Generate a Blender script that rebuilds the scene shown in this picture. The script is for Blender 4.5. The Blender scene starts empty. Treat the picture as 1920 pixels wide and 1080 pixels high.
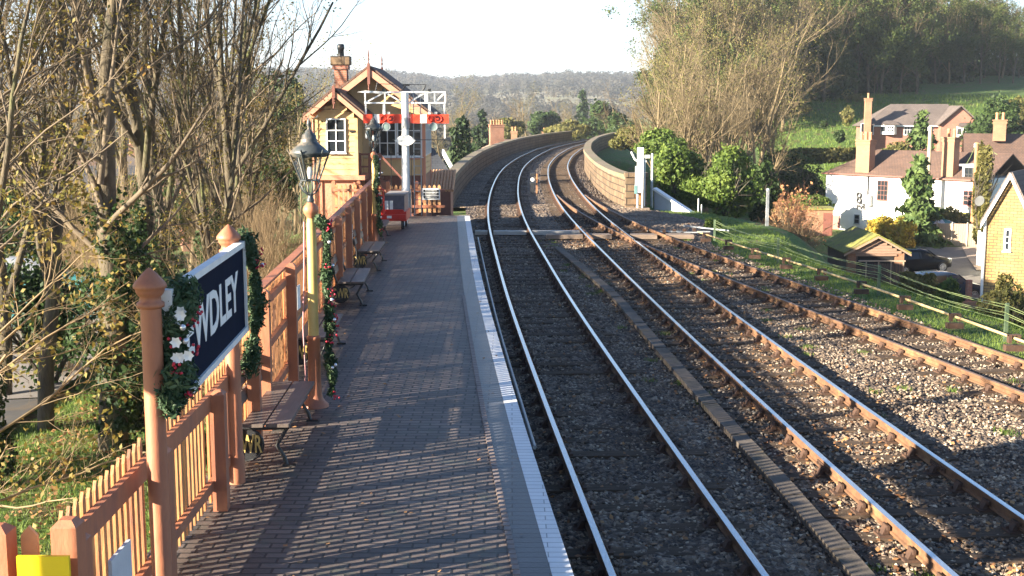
import bpy, math, random
import numpy as np
from mathutils import Vector, Matrix, Euler
PI=math.pi
rnd=random.Random(7); RN=np.random.default_rng(11)
sc=bpy.context.scene; COL=sc.collection
# ------------------------------------------------------------ camera numbers
F=2300.0; H=4.56; TH=math.atan(337/F)
def ray(x,y):
    u=(x-960)/F; v=(540-y)/F
    return u, math.cos(TH)+v*math.sin(TH), -math.sin(TH)+v*math.cos(TH)
def P(x,y,z=0.0):
    a,b,c=ray(x,y); t=(z-H)/c
    return Vector((a*t,b*t,z))
def D(x,y,Y):
    a,b,c=ray(x,y); t=Y/b
    return Vector((a*t,Y,H+c*t))
# ------------------------------------------------------------ materials
MATS={}
def nodes(name):
    m=bpy.data.materials.new(name); m.use_nodes=True
    nt=m.node_tree; nt.nodes.clear()
    out=nt.nodes.new('ShaderNodeOutputMaterial')
    b=nt.nodes.new('ShaderNodeBsdfPrincipled'); nt.links.new(b.outputs[0],out.inputs[0])
    MATS[name]=m
    return m,nt,b,out
def c4(c): return (c[0],c[1],c[2],1)
def coords(nt,obj=True,scale=None):
    tc=nt.nodes.new('ShaderNodeTexCoord'); o=tc.outputs['Object' if obj else 'Generated']
    if scale:
        mp=nt.nodes.new('ShaderNodeMapping'); mp.inputs['Scale'].default_value=scale
        nt.links.new(o,mp.inputs[0]); o=mp.outputs[0]
    return o
def noise(nt,vec,scale,detail=4,rough=.6):
    n=nt.nodes.new('ShaderNodeTexNoise'); n.inputs['Scale'].default_value=scale
    n.inputs['Detail'].default_value=detail; n.inputs['Roughness'].default_value=rough
    if vec: nt.links.new(vec,n.inputs['Vector'])
    return n.outputs['Fac']
def ramp(nt,fac,stops):
    r=nt.nodes.new('ShaderNodeValToRGB'); e=r.color_ramp.elements
    while len(e)<len(stops): e.new(.5)
    for i,(p,c) in enumerate(stops): e[i].position=p; e[i].color=c4(c)
    nt.links.new(fac,r.inputs[0]); return r.outputs[0]
def mix(nt,fac,a,b,mode='MIX'):
    m=nt.nodes.new('ShaderNodeMix'); m.data_type='RGBA'; m.blend_type=mode
    if isinstance(fac,(int,float)): m.inputs[0].default_value=fac
    else: nt.links.new(fac,m.inputs[0])
    for i,v in ((6,a),(7,b)):
        if isinstance(v,tuple): m.inputs[i].default_value=c4(v)
        else: nt.links.new(v,m.inputs[i])
    return m.outputs[2]
def bump(nt,b,h,strength=.5,dist=.02):
    n=nt.nodes.new('ShaderNodeBump'); n.inputs['Strength'].default_value=strength; n.inputs['Distance'].default_value=dist
    nt.links.new(h,n.inputs['Height']); nt.links.new(n.outputs[0],b.inputs['Normal'])
def M(name,c,c2=None,rough=.6,scale=6,metal=0,bmp=.15,stretch=None,dist=.01,spots=None):
    if name in MATS: return MATS[name]
    m,nt,b,o=nodes(name)
    c2=c2 or tuple(x*.72 for x in c)
    v=coords(nt,scale=stretch)
    n=noise(nt,v,scale,6,.65)
    col=ramp(nt,n,[(.3,c2),(.68,c)])
    if spots:
        n2=noise(nt,v,scale*.27,5,.7); r=ramp(nt,n2,[(.52,(0,0,0)),(.66,(1,1,1))])
        col=mix(nt,r,col,spots)
    nt.links.new(col,b.inputs['Base Color'])
    b.inputs['Roughness'].default_value=rough; b.inputs['Metallic'].default_value=metal
    if bmp: bump(nt,b,noise(nt,v,scale*5,4),bmp,dist)
    return m
def leafmat(name,ca,cb,cc,big=.5,trans=.35):
    m,nt,b,o=nodes(name)
    g=nt.nodes.new('ShaderNodeNewGeometry')
    v=coords(nt)
    isl=ramp(nt,g.outputs['Random Per Island'],[(0,ca),(.5,cb),(1,cc)])
    n=noise(nt,v,big,3); col=mix(nt,n,isl,ramp(nt,n,[(.35,ca),(.65,cc)]))
    nt.links.new(col,b.inputs['Base Color']); b.inputs['Roughness'].default_value=.6
    b.inputs['Specular IOR Level'].default_value=.25
    t=nt.nodes.new('ShaderNodeBsdfTranslucent'); nt.links.new(col,t.inputs[0])
    mx=nt.nodes.new('ShaderNodeMixShader'); mx.inputs[0].default_value=trans
    nt.links.new(b.outputs[0],mx.inputs[1]); nt.links.new(t.outputs[0],mx.inputs[2]); nt.links.new(mx.outputs[0],o.inputs[0])
    return m
def brickmat(name,a,bb,mortar,w=.225,h=.075,ms=.01,axis='xz',rough=.8,var=.5,vsc=.6,patch=None,bmp=.5):
    m,nt,b,o=nodes(name)
    tc=nt.nodes.new('ShaderNodeTexCoord'); sp=nt.nodes.new('ShaderNodeSeparateXYZ'); cb=nt.nodes.new('ShaderNodeCombineXYZ')
    nt.links.new(tc.outputs['Object'],sp.inputs[0])
    if axis=='xz':   # walls: u = x+y, v = z
        ad=nt.nodes.new('ShaderNodeMath'); ad.operation='ADD'
        nt.links.new(sp.outputs[0],ad.inputs[0]); nt.links.new(sp.outputs[1],ad.inputs[1])
        nt.links.new(ad.outputs[0],cb.inputs[0]); nt.links.new(sp.outputs[2],cb.inputs[1])
    elif axis=='xy':
        nt.links.new(sp.outputs[0],cb.inputs[0]); nt.links.new(sp.outputs[1],cb.inputs[1])
    else:
        nt.links.new(sp.outputs[1],cb.inputs[0]); nt.links.new(sp.outputs[0],cb.inputs[1])
    br=nt.nodes.new('ShaderNodeTexBrick'); br.inputs['Scale'].default_value=1
    br.inputs['Brick Width'].default_value=w; br.inputs['Row Height'].default_value=h; br.inputs['Mortar Size'].default_value=ms
    br.inputs['Color1'].default_value=c4(a); br.inputs['Color2'].default_value=c4(bb); br.inputs['Mortar'].default_value=c4(mortar)
    br.inputs['Mortar Smooth'].default_value=.3; br.inputs['Bias'].default_value=0
    nt.links.new(cb.outputs[0],br.inputs['Vector'])
    n=noise(nt,tc.outputs['Object'],vsc,6,.7)
    dark=ramp(nt,n,[(.3,(1-var,)*3),(.7,(1,1,1))])
    col=mix(nt,1.0,br.outputs['Color'],dark,'MULTIPLY')
    if patch:
        n2=noise(nt,tc.outputs['Object'],vsc*2.3,5,.7); r=ramp(nt,n2,[(.55,(0,0,0)),(.7,(.8,.8,.8))]); col=mix(nt,r,col,patch)
    nt.links.new(col,b.inputs['Base Color']); b.inputs['Roughness'].default_value=rough
    inv=nt.nodes.new('ShaderNodeMath'); inv.operation='SUBTRACT'; inv.inputs[0].default_value=1; nt.links.new(br.outputs['Fac'],inv.inputs[1])
    n3=noise(nt,tc.outputs['Object'],30,4); ad2=nt.nodes.new('ShaderNodeMath'); ad2.operation='MULTIPLY_ADD'; ad2.inputs[1].default_value=.35
    nt.links.new(n3,ad2.inputs[0]); nt.links.new(inv.outputs[0],ad2.inputs[2])
    bump(nt,b,ad2.outputs[0],bmp,.012)
    return m
def glassmat(name,c=(.02,.025,.03),rough=.05):
    m,nt,b,o=nodes(name); b.inputs['Base Color'].default_value=c4(c); b.inputs['Roughness'].default_value=rough
    b.inputs['Specular IOR Level'].default_value=.6; return m
def clearglass(name):
    m,nt,b,o=nodes(name)
    g=nt.nodes.new('ShaderNodeBsdfGlossy'); g.inputs['Roughness'].default_value=.05
    t=nt.nodes.new('ShaderNodeBsdfTransparent'); t.inputs[0].default_value=(.93,.95,.94,1)
    mx=nt.nodes.new('ShaderNodeMixShader'); mx.inputs[0].default_value=.1
    nt.links.new(t.outputs[0],mx.inputs[1]); nt.links.new(g.outputs[0],mx.inputs[2]); nt.links.new(mx.outputs[0],o.inputs[0]); return m

# ------------------------------------------------------------ mesh helpers
def npmesh(name,V,Fq,mats,parent=None,smooth=False,mi=None):
    V=np.asarray(V,dtype=np.float32); Fq=np.asarray(Fq,dtype=np.int32); k=Fq.shape[1]; n=len(Fq)
    me=bpy.data.meshes.new(name); me.vertices.add(len(V)); me.vertices.foreach_set('co',V.ravel())
    me.loops.add(n*k); me.loops.foreach_set('vertex_index',Fq.ravel())
    me.polygons.add(n); me.polygons.foreach_set('loop_start',np.arange(0,n*k,k,dtype=np.int32))
    me.polygons.foreach_set('use_smooth',np.full(n,smooth))
    if mi is not None: me.polygons.foreach_set('material_index',np.asarray(mi,dtype=np.int32))
    me.update(calc_edges=True); me.validate()
    for m in (mats if isinstance(mats,(list,tuple)) else [mats]): me.materials.append(m)
    o=bpy.data.objects.new(name,me); COL.objects.link(o)
    if parent: o.parent=parent
    return o
class MB:
    def __init__(s): s.v=[]; s.f=[]; s.m=[]; s.s=[]
    def add(s,vs,fs,m=0,sm=False):
        n=len(s.v); s.v+= [tuple(v) for v in vs]
        for f in fs: s.f.append([n+i for i in f]); s.m.append(m); s.s.append(sm)
        return s
    def box(s,c,d,rz=0,m=0,taper=1.0,rx=0,ry=0):
        x,y,z=d[0]/2,d[1]/2,d[2]/2
        R=Euler((rx,ry,rz)).to_matrix(); c=Vector(c)
        vs=[Vector((sx*x*(taper if sz>0 else 1),sy*y*(taper if sz>0 else 1),sz*z)) for sz in(-1,1) for sy in(-1,1) for sx in(-1,1)]
        vs=[c+R@v for v in vs]
        return s.add(vs,[(0,2,3,1),(4,5,7,6),(0,1,5,4),(2,6,7,3),(0,4,6,2),(1,3,7,5)],m)
    def bb(s,x0,x1,y0,y1,z0,z1,m=0): return s.box(((x0+x1)/2,(y0+y1)/2,(z0+z1)/2),(abs(x1-x0),abs(y1-y0),abs(z1-z0)),m=m)
    def beam(s,a,b,w,h,m=0,up=(0,0,1)):
        a=Vector(a);b=Vector(b);d=(b-a)
        if d.length<1e-6: return s
        d.normalize(); u=Vector(up)
        if abs(d.dot(u))>.98: u=Vector((1,0,0))
        sd=d.cross(u).normalized(); up2=sd.cross(d)
        vs=[p+sd*(i*w/2)+up2*(j*h/2) for p in(a,b) for j in(-1,1) for i in(-1,1)]
        return s.add(vs,[(0,1,3,2),(4,6,7,5),(0,4,5,1),(2,3,7,6),(0,2,6,4),(1,5,7,3)],m)
    def tube(s,pts,r,n=8,m=0,cap=True):
        pts=[Vector(p) for p in pts]; rr=r if isinstance(r,(list,tuple)) else [r]*len(pts)
        vs=[];fs=[]; ref=None
        for i,p in enumerate(pts):
            d=(pts[min(i+1,len(pts)-1)]-pts[max(i-1,0)]).normalized()
            if ref is None: ref=Vector((0,0,1)) if abs(d.z)<.9 else Vector((1,0,0))
            a=d.cross(ref).normalized(); b=a.cross(d).normalized(); ref=b
            for k in range(n):
                t=2*PI*k/n; vs.append(p+(a*math.cos(t)+b*math.sin(t))*rr[i])
        for i in range(len(pts)-1):
            for k in range(n):
                k2=(k+1)%n; fs.append((i*n+k,i*n+k2,(i+1)*n+k2,(i+1)*n+k))
        s.add(vs,fs,m,True)
        if cap:
            s.add(vs[:n],[tuple(range(n))],m); s.add(vs[-n:],[tuple(range(n))[::-1]],m)
        return s
    def lathe(s,prof,c=(0,0,0),n=20,m=0,sx=1,sy=1):
        vs=[];fs=[]
        for r,z in prof:
            for k in range(n):
                t=2*PI*k/n; vs.append((c[0]+r*math.cos(t)*sx,c[1]+r*math.sin(t)*sy,c[2]+z))
        for i in range(len(prof)-1):
            for k in range(n):
                k2=(k+1)%n; fs.append((i*n+k,i*n+k2,(i+1)*n+k2,(i+1)*n+k))
        s.add(vs,fs,m,True); s.add(vs[-n:],[tuple(range(n))],m); s.add(vs[:n],[tuple(range(n))[::-1]],m)
        return s
    def ball(s,c,r,n=8,m=0,sz=1):
        k=max(4,n//2); return s.lathe([(max(.001,r*math.sin(PI*i/k)),-r*sz*math.cos(PI*i/k)) for i in range(k+1)],c,n,m)
    def prism(s,poly,a,b,m=0):   # poly in (x,z) list extruded from y=a to y=b
        n=len(poly); vs=[(p[0],a,p[1]) for p in poly]+[(p[0],b,p[1]) for p in poly]
        fs=[tuple(range(n))[::-1],tuple(range(n,2*n))]+[(i,(i+1)%n,n+(i+1)%n,n+i) for i in range(n)]
        return s.add(vs,[f for f in fs],m)
    def slab(s,q,th,m=0):  # quad thickened along its normal
        q=[Vector(p) for p in q]; nrm=(q[1]-q[0]).cross(q[-1]-q[0]).normalized()*th; n=len(q)
        vs=q+[p-nrm for p in q]
        return s.add(vs,[tuple(range(n)),tuple(range(n,2*n))[::-1]]+[(i,n+i,n+(i+1)%n,(i+1)%n) for i in range(n)],m)
    def build(s,name,mats,parent=None,world=False):
        me=bpy.data.meshes.new(name); off=Vector((0,0,0))
        if world and parent:
            q=parent
            while q: off+=q.location; q=q.parent
        me.from_pydata([tuple(Vector(v)-off) for v in s.v],[],s.f)
        for m in (mats if isinstance(mats,(list,tuple)) else [mats]): me.materials.append(m)
        for p,mi,sm in zip(me.polygons,s.m,s.s): p.material_index=mi; p.use_smooth=sm
        me.update(); o=bpy.data.objects.new(name,me); COL.objects.link(o)
        if parent: o.parent=parent
        return o
def tag(o,label=None,cat=None,group=None,kind=None):
    if label: o['label']=label
    if cat: o['category']=cat
    if group: o['group']=group
    if kind: o['kind']=kind
    return o
def thing(name,label,cat,loc=(0,0,0),rz=0,group=None):
    o=bpy.data.objects.new(name,None); COL.objects.link(o); o.location=loc; o.rotation_euler=(0,0,rz); o.empty_display_size=.1
    return tag(o,label,cat,group)
def copy_tree(o,loc,rz=0,label=None,scale=None,parent=None):
    c=o.copy(); COL.objects.link(c)
    if parent is None: c.location=loc; c.rotation_euler=(0,0,rz)
    else: c.parent=parent
    if label: c['label']=label
    if scale is not None: c.scale=scale if isinstance(scale,tuple) else (scale,)*3
    for ch in list(o.children): copy_tree(ch,None,parent=c)
    return c
def textmesh(body,name,mat,parent,loc,rot,size,extrude=.004,sx=1,bold=.0):
    cu=bpy.data.curves.new(name,'FONT'); cu.body=body; cu.size=size; cu.extrude=extrude; cu.align_x='CENTER'; cu.align_y='CENTER'; cu.offset=bold; cu.resolution_u=3
    t=bpy.data.objects.new(name,cu); COL.objects.link(t); bpy.context.view_layer.update()
    me=bpy.data.meshes.new_from_object(t.evaluated_get(bpy.context.evaluated_depsgraph_get()))
    bpy.data.objects.remove(t); me.materials.clear(); me.materials.append(mat)
    o=bpy.data.objects.new(name,me); COL.objects.link(o); o.location=loc; o.rotation_euler=rot; o.scale=(sx,1,1)
    if parent: o.parent=parent
    return o
# ------------------------------------------------------------ palette
brown=M('paint_salmon',(.43,.165,.082),(.31,.115,.06),.55,4,bmp=.35,stretch=(1.5,1.5,.5),spots=(.25,.10,.065))
brown_d=M('paint_chocolate',(.22,.085,.06),(.15,.06,.045),.5,4)
brown_o=M('paint_paling',(.56,.265,.095),(.36,.15,.06),.65,5,bmp=.4,stretch=(5,5,.5),spots=(.24,.105,.06))
cream=M('paint_cream',(.62,.44,.15),(.52,.36,.11),.5,5,spots=(.42,.28,.1))
creamy=M('paint_cream_board',(.64,.43,.205),(.54,.35,.16),.55,2.5,bmp=.1)
white=M('paint_white',(.82,.82,.80),(.68,.69,.68),.5,5)
wwall=M('render_white',(.86,.85,.82),(.74,.72,.68),.8,1.2,bmp=.2,spots=(.7,.66,.6))
grey=M('metal_grey',(.36,.38,.39),(.26,.28,.29),.45,6)
darkm=M('iron_black',(.030,.032,.035),(.02,.02,.022),.4,8)
lampg=M('lantern_grey',(.06,.07,.072),(.035,.04,.042),.4,9,spots=(.2,.16,.12))
steel=M('rail_steel',(.62,.64,.66),(.45,.44,.43),.22,10,metal=.85,bmp=.03,stretch=(6,.5,1))
rust=M('rail_rust',(.19,.098,.048),(.10,.05,.027),.85,5,bmp=.4,spots=(.26,.15,.07))
rustd=M('chair_rust',(.09,.045,.026),(.045,.026,.018),.85,9,bmp=.5)
slp=M('sleeper_wood',(.12,.085,.06),(.05,.038,.028),.95,3,bmp=.6,stretch=(1,7,4),dist=.01); slp.node_tree.nodes['Principled BSDF'].inputs['Specular IOR Level'].default_value=.15
timber=M('crossing_timber',(.27,.20,.15),(.16,.12,.09),.8,3,bmp=.6,stretch=(1,8,4))
bwood=M('bench_wood',(.15,.12,.105),(.085,.07,.062),.4,4,stretch=(8,1,4))
redp=M('paint_red',(.62,.03,.02),(.5,.02,.015),.4,6)
redo=M('signal_red',(.80,.07,.03),(.72,.05,.02),.45,6)
yellow=M('sign_yellow',(.85,.60,.01),(.8,.55,.01),.4,6,bmp=0)
navy=M('board_navy',(.008,.013,.032),(.006,.010,.024),.9,5,bmp=.0); navy.node_tree.nodes['Principled BSDF'].inputs['Specular IOR Level'].default_value=.08
stone=brickmat('stone_block',(.25,.165,.095),(.17,.115,.068),(.07,.05,.035),.75,.33,.03,'xz',.9,.55,.9,patch=(.085,.08,.045),bmp=1)
cop=M('stone_coping',(.24,.18,.115),(.13,.11,.075),.9,2,bmp=.6,spots=(.14,.15,.07))
rbrick=brickmat('brick_red',(.46,.16,.085),(.36,.125,.07),(.36,.27,.2),bmp=.4)
rbrick2=brickmat('brick_dark_red',(.42,.15,.09),(.33,.11,.07),(.32,.24,.19),bmp=.4,var=.35)
obrick=brickmat('brick_orange',(.42,.19,.095),(.36,.15,.075),(.32,.23,.16),bmp=.4,var=.3)
ybrick=brickmat('brick_yellow',(.45,.28,.095),(.35,.20,.065),(.13,.09,.05),.36,.15,.022,bmp=.4,var=.2)
tile=brickmat('roof_tile',(.17,.10,.07),(.13,.08,.06),(.05,.035,.03),.25,.16,.012,'xy',.85,.4,.5,bmp=.8)
tileg=brickmat('roof_tile_grey',(.19,.15,.13),(.15,.12,.105),(.06,.05,.045),.25,.16,.012,'xy',.85,.35,.5,bmp=.8)
slate=brickmat('roof_slate',(.07,.075,.085),(.055,.06,.07),(.02,.02,.025),.3,.2,.01,'xy',.6,.3,.5,bmp=.6)
mossr=M('moss_roof',(.24,.24,.045),(.13,.13,.04),.95,2.2,bmp=1,dist=.04,spots=(.17,.12,.07))
wgrey=M('weathered_board',(.42,.33,.24),(.28,.21,.15),.8,3,stretch=(6,6,.5),bmp=.4)
wdark=M('dark_board',(.13,.09,.07),(.07,.05,.04),.8,3,stretch=(5,5,.5),bmp=.4)
glass=glassmat('window_glass'); clear=clearglass('lantern_glass')
asph=M('asphalt',(.20,.18,.16),(.14,.125,.115),.85,1.2,bmp=.4,spots=(.17,.15,.13))
tiled=M('clay_pot',(.55,.27,.14),(.42,.2,.1),.8,6)
bark=M('bark',(.125,.098,.058),(.04,.033,.025),.9,5,bmp=1,stretch=(1,1,.3),dist=.03,spots=(.10,.11,.035))
barkd=M('bark_dark',(.10,.08,.062),(.05,.042,.033),.95,4,bmp=.8,stretch=(1,1,.3),dist=.02,spots=(.08,.09,.04))
twig=M('twig',(.18,.135,.085),(.085,.065,.045),.85,3,bmp=0)
twigp=M('twig_pale',(.32,.225,.12),(.15,.11,.06),.85,2,bmp=0)
twigw=M('twig_wood',(.21,.155,.085),(.12,.095,.052),.9,.35,bmp=0)
twigr=M('twig_red',(.34,.14,.07),(.2,.10,.06),.85,2,bmp=0)
L_yel=leafmat('leaf_yellow',(.10,.11,.025),(.26,.23,.045),(.22,.12,.035))
L_dark=leafmat('leaf_ivy',(.012,.030,.010),(.03,.065,.02),(.06,.10,.03),2)
L_green=leafmat('leaf_laurel',(.03,.065,.013),(.085,.15,.025),(.20,.26,.05),.8)
L_olive=leafmat('leaf_olive',(.075,.085,.02),(.16,.16,.045),(.25,.21,.07),.4)
L_con=leafmat('leaf_conifer',(.012,.03,.014),(.035,.062,.022),(.07,.10,.035),.6,.15)
L_cong=leafmat('leaf_conifer_green',(.035,.07,.02),(.08,.13,.035),(.13,.18,.05),.6,.15)
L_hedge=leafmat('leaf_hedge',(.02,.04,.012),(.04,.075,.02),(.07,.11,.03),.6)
L_ivyw=leafmat('leaf_wood_ivy',(.03,.055,.014),(.065,.10,.025),(.13,.15,.04),.3)
L_gold=leafmat('leaf_gold',(.30,.26,.04),(.50,.40,.05),(.45,.26,.05),.8)
L_gar=leafmat('leaf_garland',(.012,.032,.014),(.03,.07,.028),(.10,.15,.07),6,.1)
L_litter=leafmat('leaf_litter',(.30,.15,.06),(.45,.27,.12),(.22,.10,.05),3,.1)
L_far=leafmat('leaf_far_wood',(.095,.082,.062),(.125,.10,.075),(.06,.068,.045),.006,.5)
# ------------------------------------------------------------ curves of the line
YS=np.arange(-12,300,.25)
def smooth(pts,sig=5):
    p=np.array(pts); y=p[:,1]; x=p[:,0]
    v=np.interp(YS,y,x)
    sl0=(x[1]-x[0])/(y[1]-y[0]); v=np.where(YS<y[0],x[0]+(YS-y[0])*sl0,v)
    sl1=(x[-1]-x[-2])/(y[-1]-y[-2]); v=np.where(YS>y[-1],x[-1]+(YS-y[-1])*sl1,v)
    k=np.exp(-.5*(np.arange(-60,61)*.25/sig)**2); k/=k.sum()
    vp=np.concatenate([v[0]+(v[1]-v[0])*np.arange(-60,0),v,v[-1]+(v[-1]-v[-2])*np.arange(1,61)])
    return np.convolve(vp,k,'valid')
C1=smooth([(1.75,11.5),(1.32,17.9),(.64,29.3),(-.2,48.7),(-.40,58),(-.45,68),(-.28,83),(.12,96),(.75,107),(1.6,119),(3.7,141),(7.0,163),(12,186),(19.5,212),(33,250)],4)
C2=smooth([(5.13,11.5),(4.8,16.2),(4.11,29.3),(3.28,48.7),(3.06,57),(3.0,68),(3.15,82),(3.62,98),(4.25,108),(5.1,120),(7.4,143),(10.9,166),(15.5,186),(23,212),(36.5,250)],4)
C3=smooth([(9.05,19.5),(6.85,31.6),(5.8,37.8),(4.95,43.2),(4.05,51),(3.35,60),(3.05,68),(3.05,76)],2.5)
f1=lambda y:np.interp(y,YS,C1); f2=lambda y:np.interp(y,YS,C2); f3=lambda y:np.interp(y,YS,C3)
def offx(C,y,off): # x of a line at perpendicular offset
    x=np.interp(y,YS,C); s=(np.interp(y+.5,YS,C)-np.interp(y-.5,YS,C))
    return x+off*np.sqrt(1+s*s)
EDGE=smooth([(1.2,-.2),(.84,4.5),(.49,9.27),(.14,13.87),(-.49,23.55),(-.77,28.42),(-1.47,42.24),(-1.9,52),(-2.3,62)],2)
fe=lambda y:np.interp(y,YS,EDGE)
FEN=smooth([(-2.6,0),(-2.76,8),(-2.80,11.5),(-2.93,13.9),(-3.1,17.5),(-4.1,36.5),(-4.5,44)],.6)
ff=lambda y:np.interp(y,YS,FEN)
RE=smooth([(12.8,8),(12.2,16),(11.7,23.8),(11.3,28),(10.7,32.5),(9.7,38),(9.2,43),(9.6,47),(11.2,52),(10.0,57),(8.0,61.5),(6.4,63),(5.6,66),(5.6,82),(6.4,100),(8.2,125),(11.5,150),(16,172),(30,200)],1.2)
fr=lambda y:np.interp(y,YS,RE)
LEd=smooth([(-3.2,-10),(-3.2,12),(-4.6,40),(-8.5,44),(-8.5,52),(-3.6,60),(-3.3,66),(-3.4,90),(-2.4,113),(-.4,130),(3,150),(7,170),(12,195),(25,240)],1.0)
fl=lambda y:np.interp(y,YS,LEd)
def sstep(t): t=np.clip(t,0,1); return t*t*(3-2*t)
def vnoise(x,y,s,seed=0):
    x=x/s+seed*13.7; y=y/s+seed*7.3
    return (np.sin(x*1.0+1.3*np.sin(y*.8))+np.sin(y*1.27+1.7*np.sin(x*.6+2))+.5*np.sin(2.3*x+1.9*y)+.5*np.sin(-1.7*x+2.6*y+1))/3
def gz(x,y):
    x=np.asarray(x,float); y=np.asarray(y,float)
    L=fl(y); R=fr(y)
    rb=np.interp(y,[0,55,75,86,104,120,149,158,180,215,270,400],[-5.6,-5.6,-5.6,-4.7,-5.0,-3.4,-1.1,-.6,5.6,10.5,15,16])
    fade=sstep((x-R)/14)
    near=np.interp(y,[0,55,64,98,118,140,400],[-5.6,-5.6,-9,-9,-.2,.6,6]) # by the viaduct
    rb=near*(1-fade)+rb*fade
    rb=np.where(y>185,rb,rb)
    lb=np.interp(y,[-50,42,62,90,200,400],[-1.25,-1.3,-6,-8,-9,-10])
    lb2=np.interp(y,[-50,42,62,90,200,400],[-1.5,-2.2,-6,-8,-9,-10])
    g=sstep((L-x-4)/10); lb=lb*(1-g)+lb2*g
    wr=np.interp(y,[0,56,62,110,125,400],[8,7,1.6,1.6,5,8]); wl=np.interp(y,[0,40,56,62,185,200],[1.3,1.5,4,1.4,1.4,6])
    cor=np.full_like(x,-.42)
    z=np.where(x<L,cor+(lb-cor)*sstep((L-x)/wl),np.where(x>R,cor+(rb-cor)*sstep((x-R)/wr),cor))
    amp=np.clip(np.maximum(L-x,x-R)/6,0,1)
    return z+amp*(.12*vnoise(x,y,3)+.25*vnoise(x,y,11,2)*np.clip(y/80,0,1))
# ------------------------------------------------------------ ground and hills
def grid(xs,ys,zf):
    X,Y=np.meshgrid(xs,ys); Z=zf(X,Y); V=np.stack([X,Y,Z],-1).reshape(-1,3)
    nx=len(xs); ny=len(ys); i=(np.arange(ny-1)[:,None]*nx+np.arange(nx-1)[None]).ravel()
    return V,np.stack([i,i+1,i+nx+1,i+nx],-1)
def groundmat():
    m,nt,b,o=nodes('grass_ground'); v=coords(nt)
    n=noise(nt,v,.35,8,.7); n2=noise(nt,v,9,5,.75); n3=noise(nt,v,1.1,5,.65)
    g=ramp(nt,n2,[(.3,(.03,.055,.01)),(.5,(.075,.14,.02)),(.72,(.15,.24,.036))])
    e=ramp(nt,n2,[(.3,(.07,.05,.03)),(.7,(.24,.17,.09))])
    msk=ramp(nt,n3,[(.52,(0,0,0)),(.66,(1,1,1))])
    col=mix(nt,msk,g,e); far=ramp(nt,n,[(.35,(.85,.9,.8)),(.7,(1.1,1.05,.95))]); col=mix(nt,1.0,col,far,'MULTIPLY')
    nt.links.new(col,b.inputs['Base Color']); b.inputs['Roughness'].default_value=.95
    bump(nt,b,n2,1,.08); return m
gm=groundmat()
xs=np.concatenate([np.linspace(-420,-60,20),np.linspace(-56,-14,30),np.arange(-13.5,20,.5),np.arange(20,70,1.0),np.linspace(72,420,40)])
ys=np.concatenate([np.arange(-30,6,2.),np.arange(6,80,.6),np.arange(80,280,1.6),np.linspace(285,620,50)])
V,Q=grid(xs,ys,gz); o=npmesh('ground',V,Q,gm,smooth=True); tag(o,kind='structure')
def hz(x,y):
    base=np.interp(y,[560,700,900,1200,1500,1800,2400,3400],[-12,-8,8,22,33,36,20,0])
    far=sstep((y-800)/500)
    px=x/np.maximum(y,1)
    prof=np.interp(px,[-.6,-.16,-.10,-.05,.0,.04,.1,.3],[16,10,6,-6,1,4,4,8])
    return base+far*(prof*.8+3*vnoise(x,y,160,1)+1.5*vnoise(x,y,60,3))
hm=M('hill_ground',(.24,.20,.13),(.12,.13,.07),.95,.012,bmp=0,spots=(.16,.18,.08))
V,Q=grid(np.linspace(-1700,1700,110),np.concatenate([np.linspace(560,1900,70),np.linspace(1950,2620,12)]),hz)
tag(npmesh('hills',V,Q,hm,smooth=True),kind='structure')
# ------------------------------------------------------------ ballast
def ballastmat():
    m,nt,b,o=nodes('ballast'); v=coords(nt)
    vo=nt.nodes.new('ShaderNodeTexVoronoi'); vo.inputs['Scale'].default_value=21; nt.links.new(v,vo.inputs['Vector'])
    sp=nt.nodes.new('ShaderNodeSeparateColor'); nt.links.new(vo.outputs['Color'],sp.inputs[0])
    st=ramp(nt,sp.outputs[0],[(0,(.055,.042,.034)),(.45,(.15,.11,.08)),(.8,(.26,.195,.14)),(1,(.45,.37,.27))])
    n=noise(nt,v,.8,6,.7); dirt=ramp(nt,n,[(.36,(.38,.35,.35)),(.6,(1,1,1))])
    col=mix(nt,1.0,st,dirt,'MULTIPLY')
    n4=noise(nt,v,2.2,4,.6); col=mix(nt,ramp(nt,n4,[(.56,(0,0,0)),(.7,(.5,.5,.5))]),col,(.30,.19,.11))
    nt.links.new(col,b.inputs['Base Color']); b.inputs['Roughness'].default_value=.9
    inv=nt.nodes.new('ShaderNodeMath'); inv.operation='SUBTRACT'; inv.inputs[0].default_value=.6; nt.links.new(vo.outputs['Distance'],inv.inputs[1])
    bump(nt,b,inv.outputs[0],1,.05); return m
bm_=ballastmat()
yy=np.concatenate([np.arange(-6,8,.5),np.arange(8,34,.075),np.arange(34,70,.2),np.arange(70,262,1.)])
U=np.linspace(0,1,170)
Lx=np.where(yy<60,fe(yy)-.05,fl(yy)+.1); Rx=np.where(yy<63,np.maximum(fr(yy)-2.1,f2(yy)+2.3),np.minimum(f2(yy)+2.2,fr(yy)-.1)); Rx=np.where(yy>180,f2(yy)+2.4,Rx)
k=np.exp(-.5*(np.arange(-20,21)/7)**2); k/=k.sum(); Rx=np.convolve(np.pad(Rx,20,'edge'),k,'valid')
X=Lx[:,None]+(Rx-Lx)[:,None]*U[None]; Y=np.repeat(yy[:,None],len(U),1)
Zb=-.225+.018*RN.standard_normal(X.shape)+.02*vnoise(X,Y,.7,5)
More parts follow.
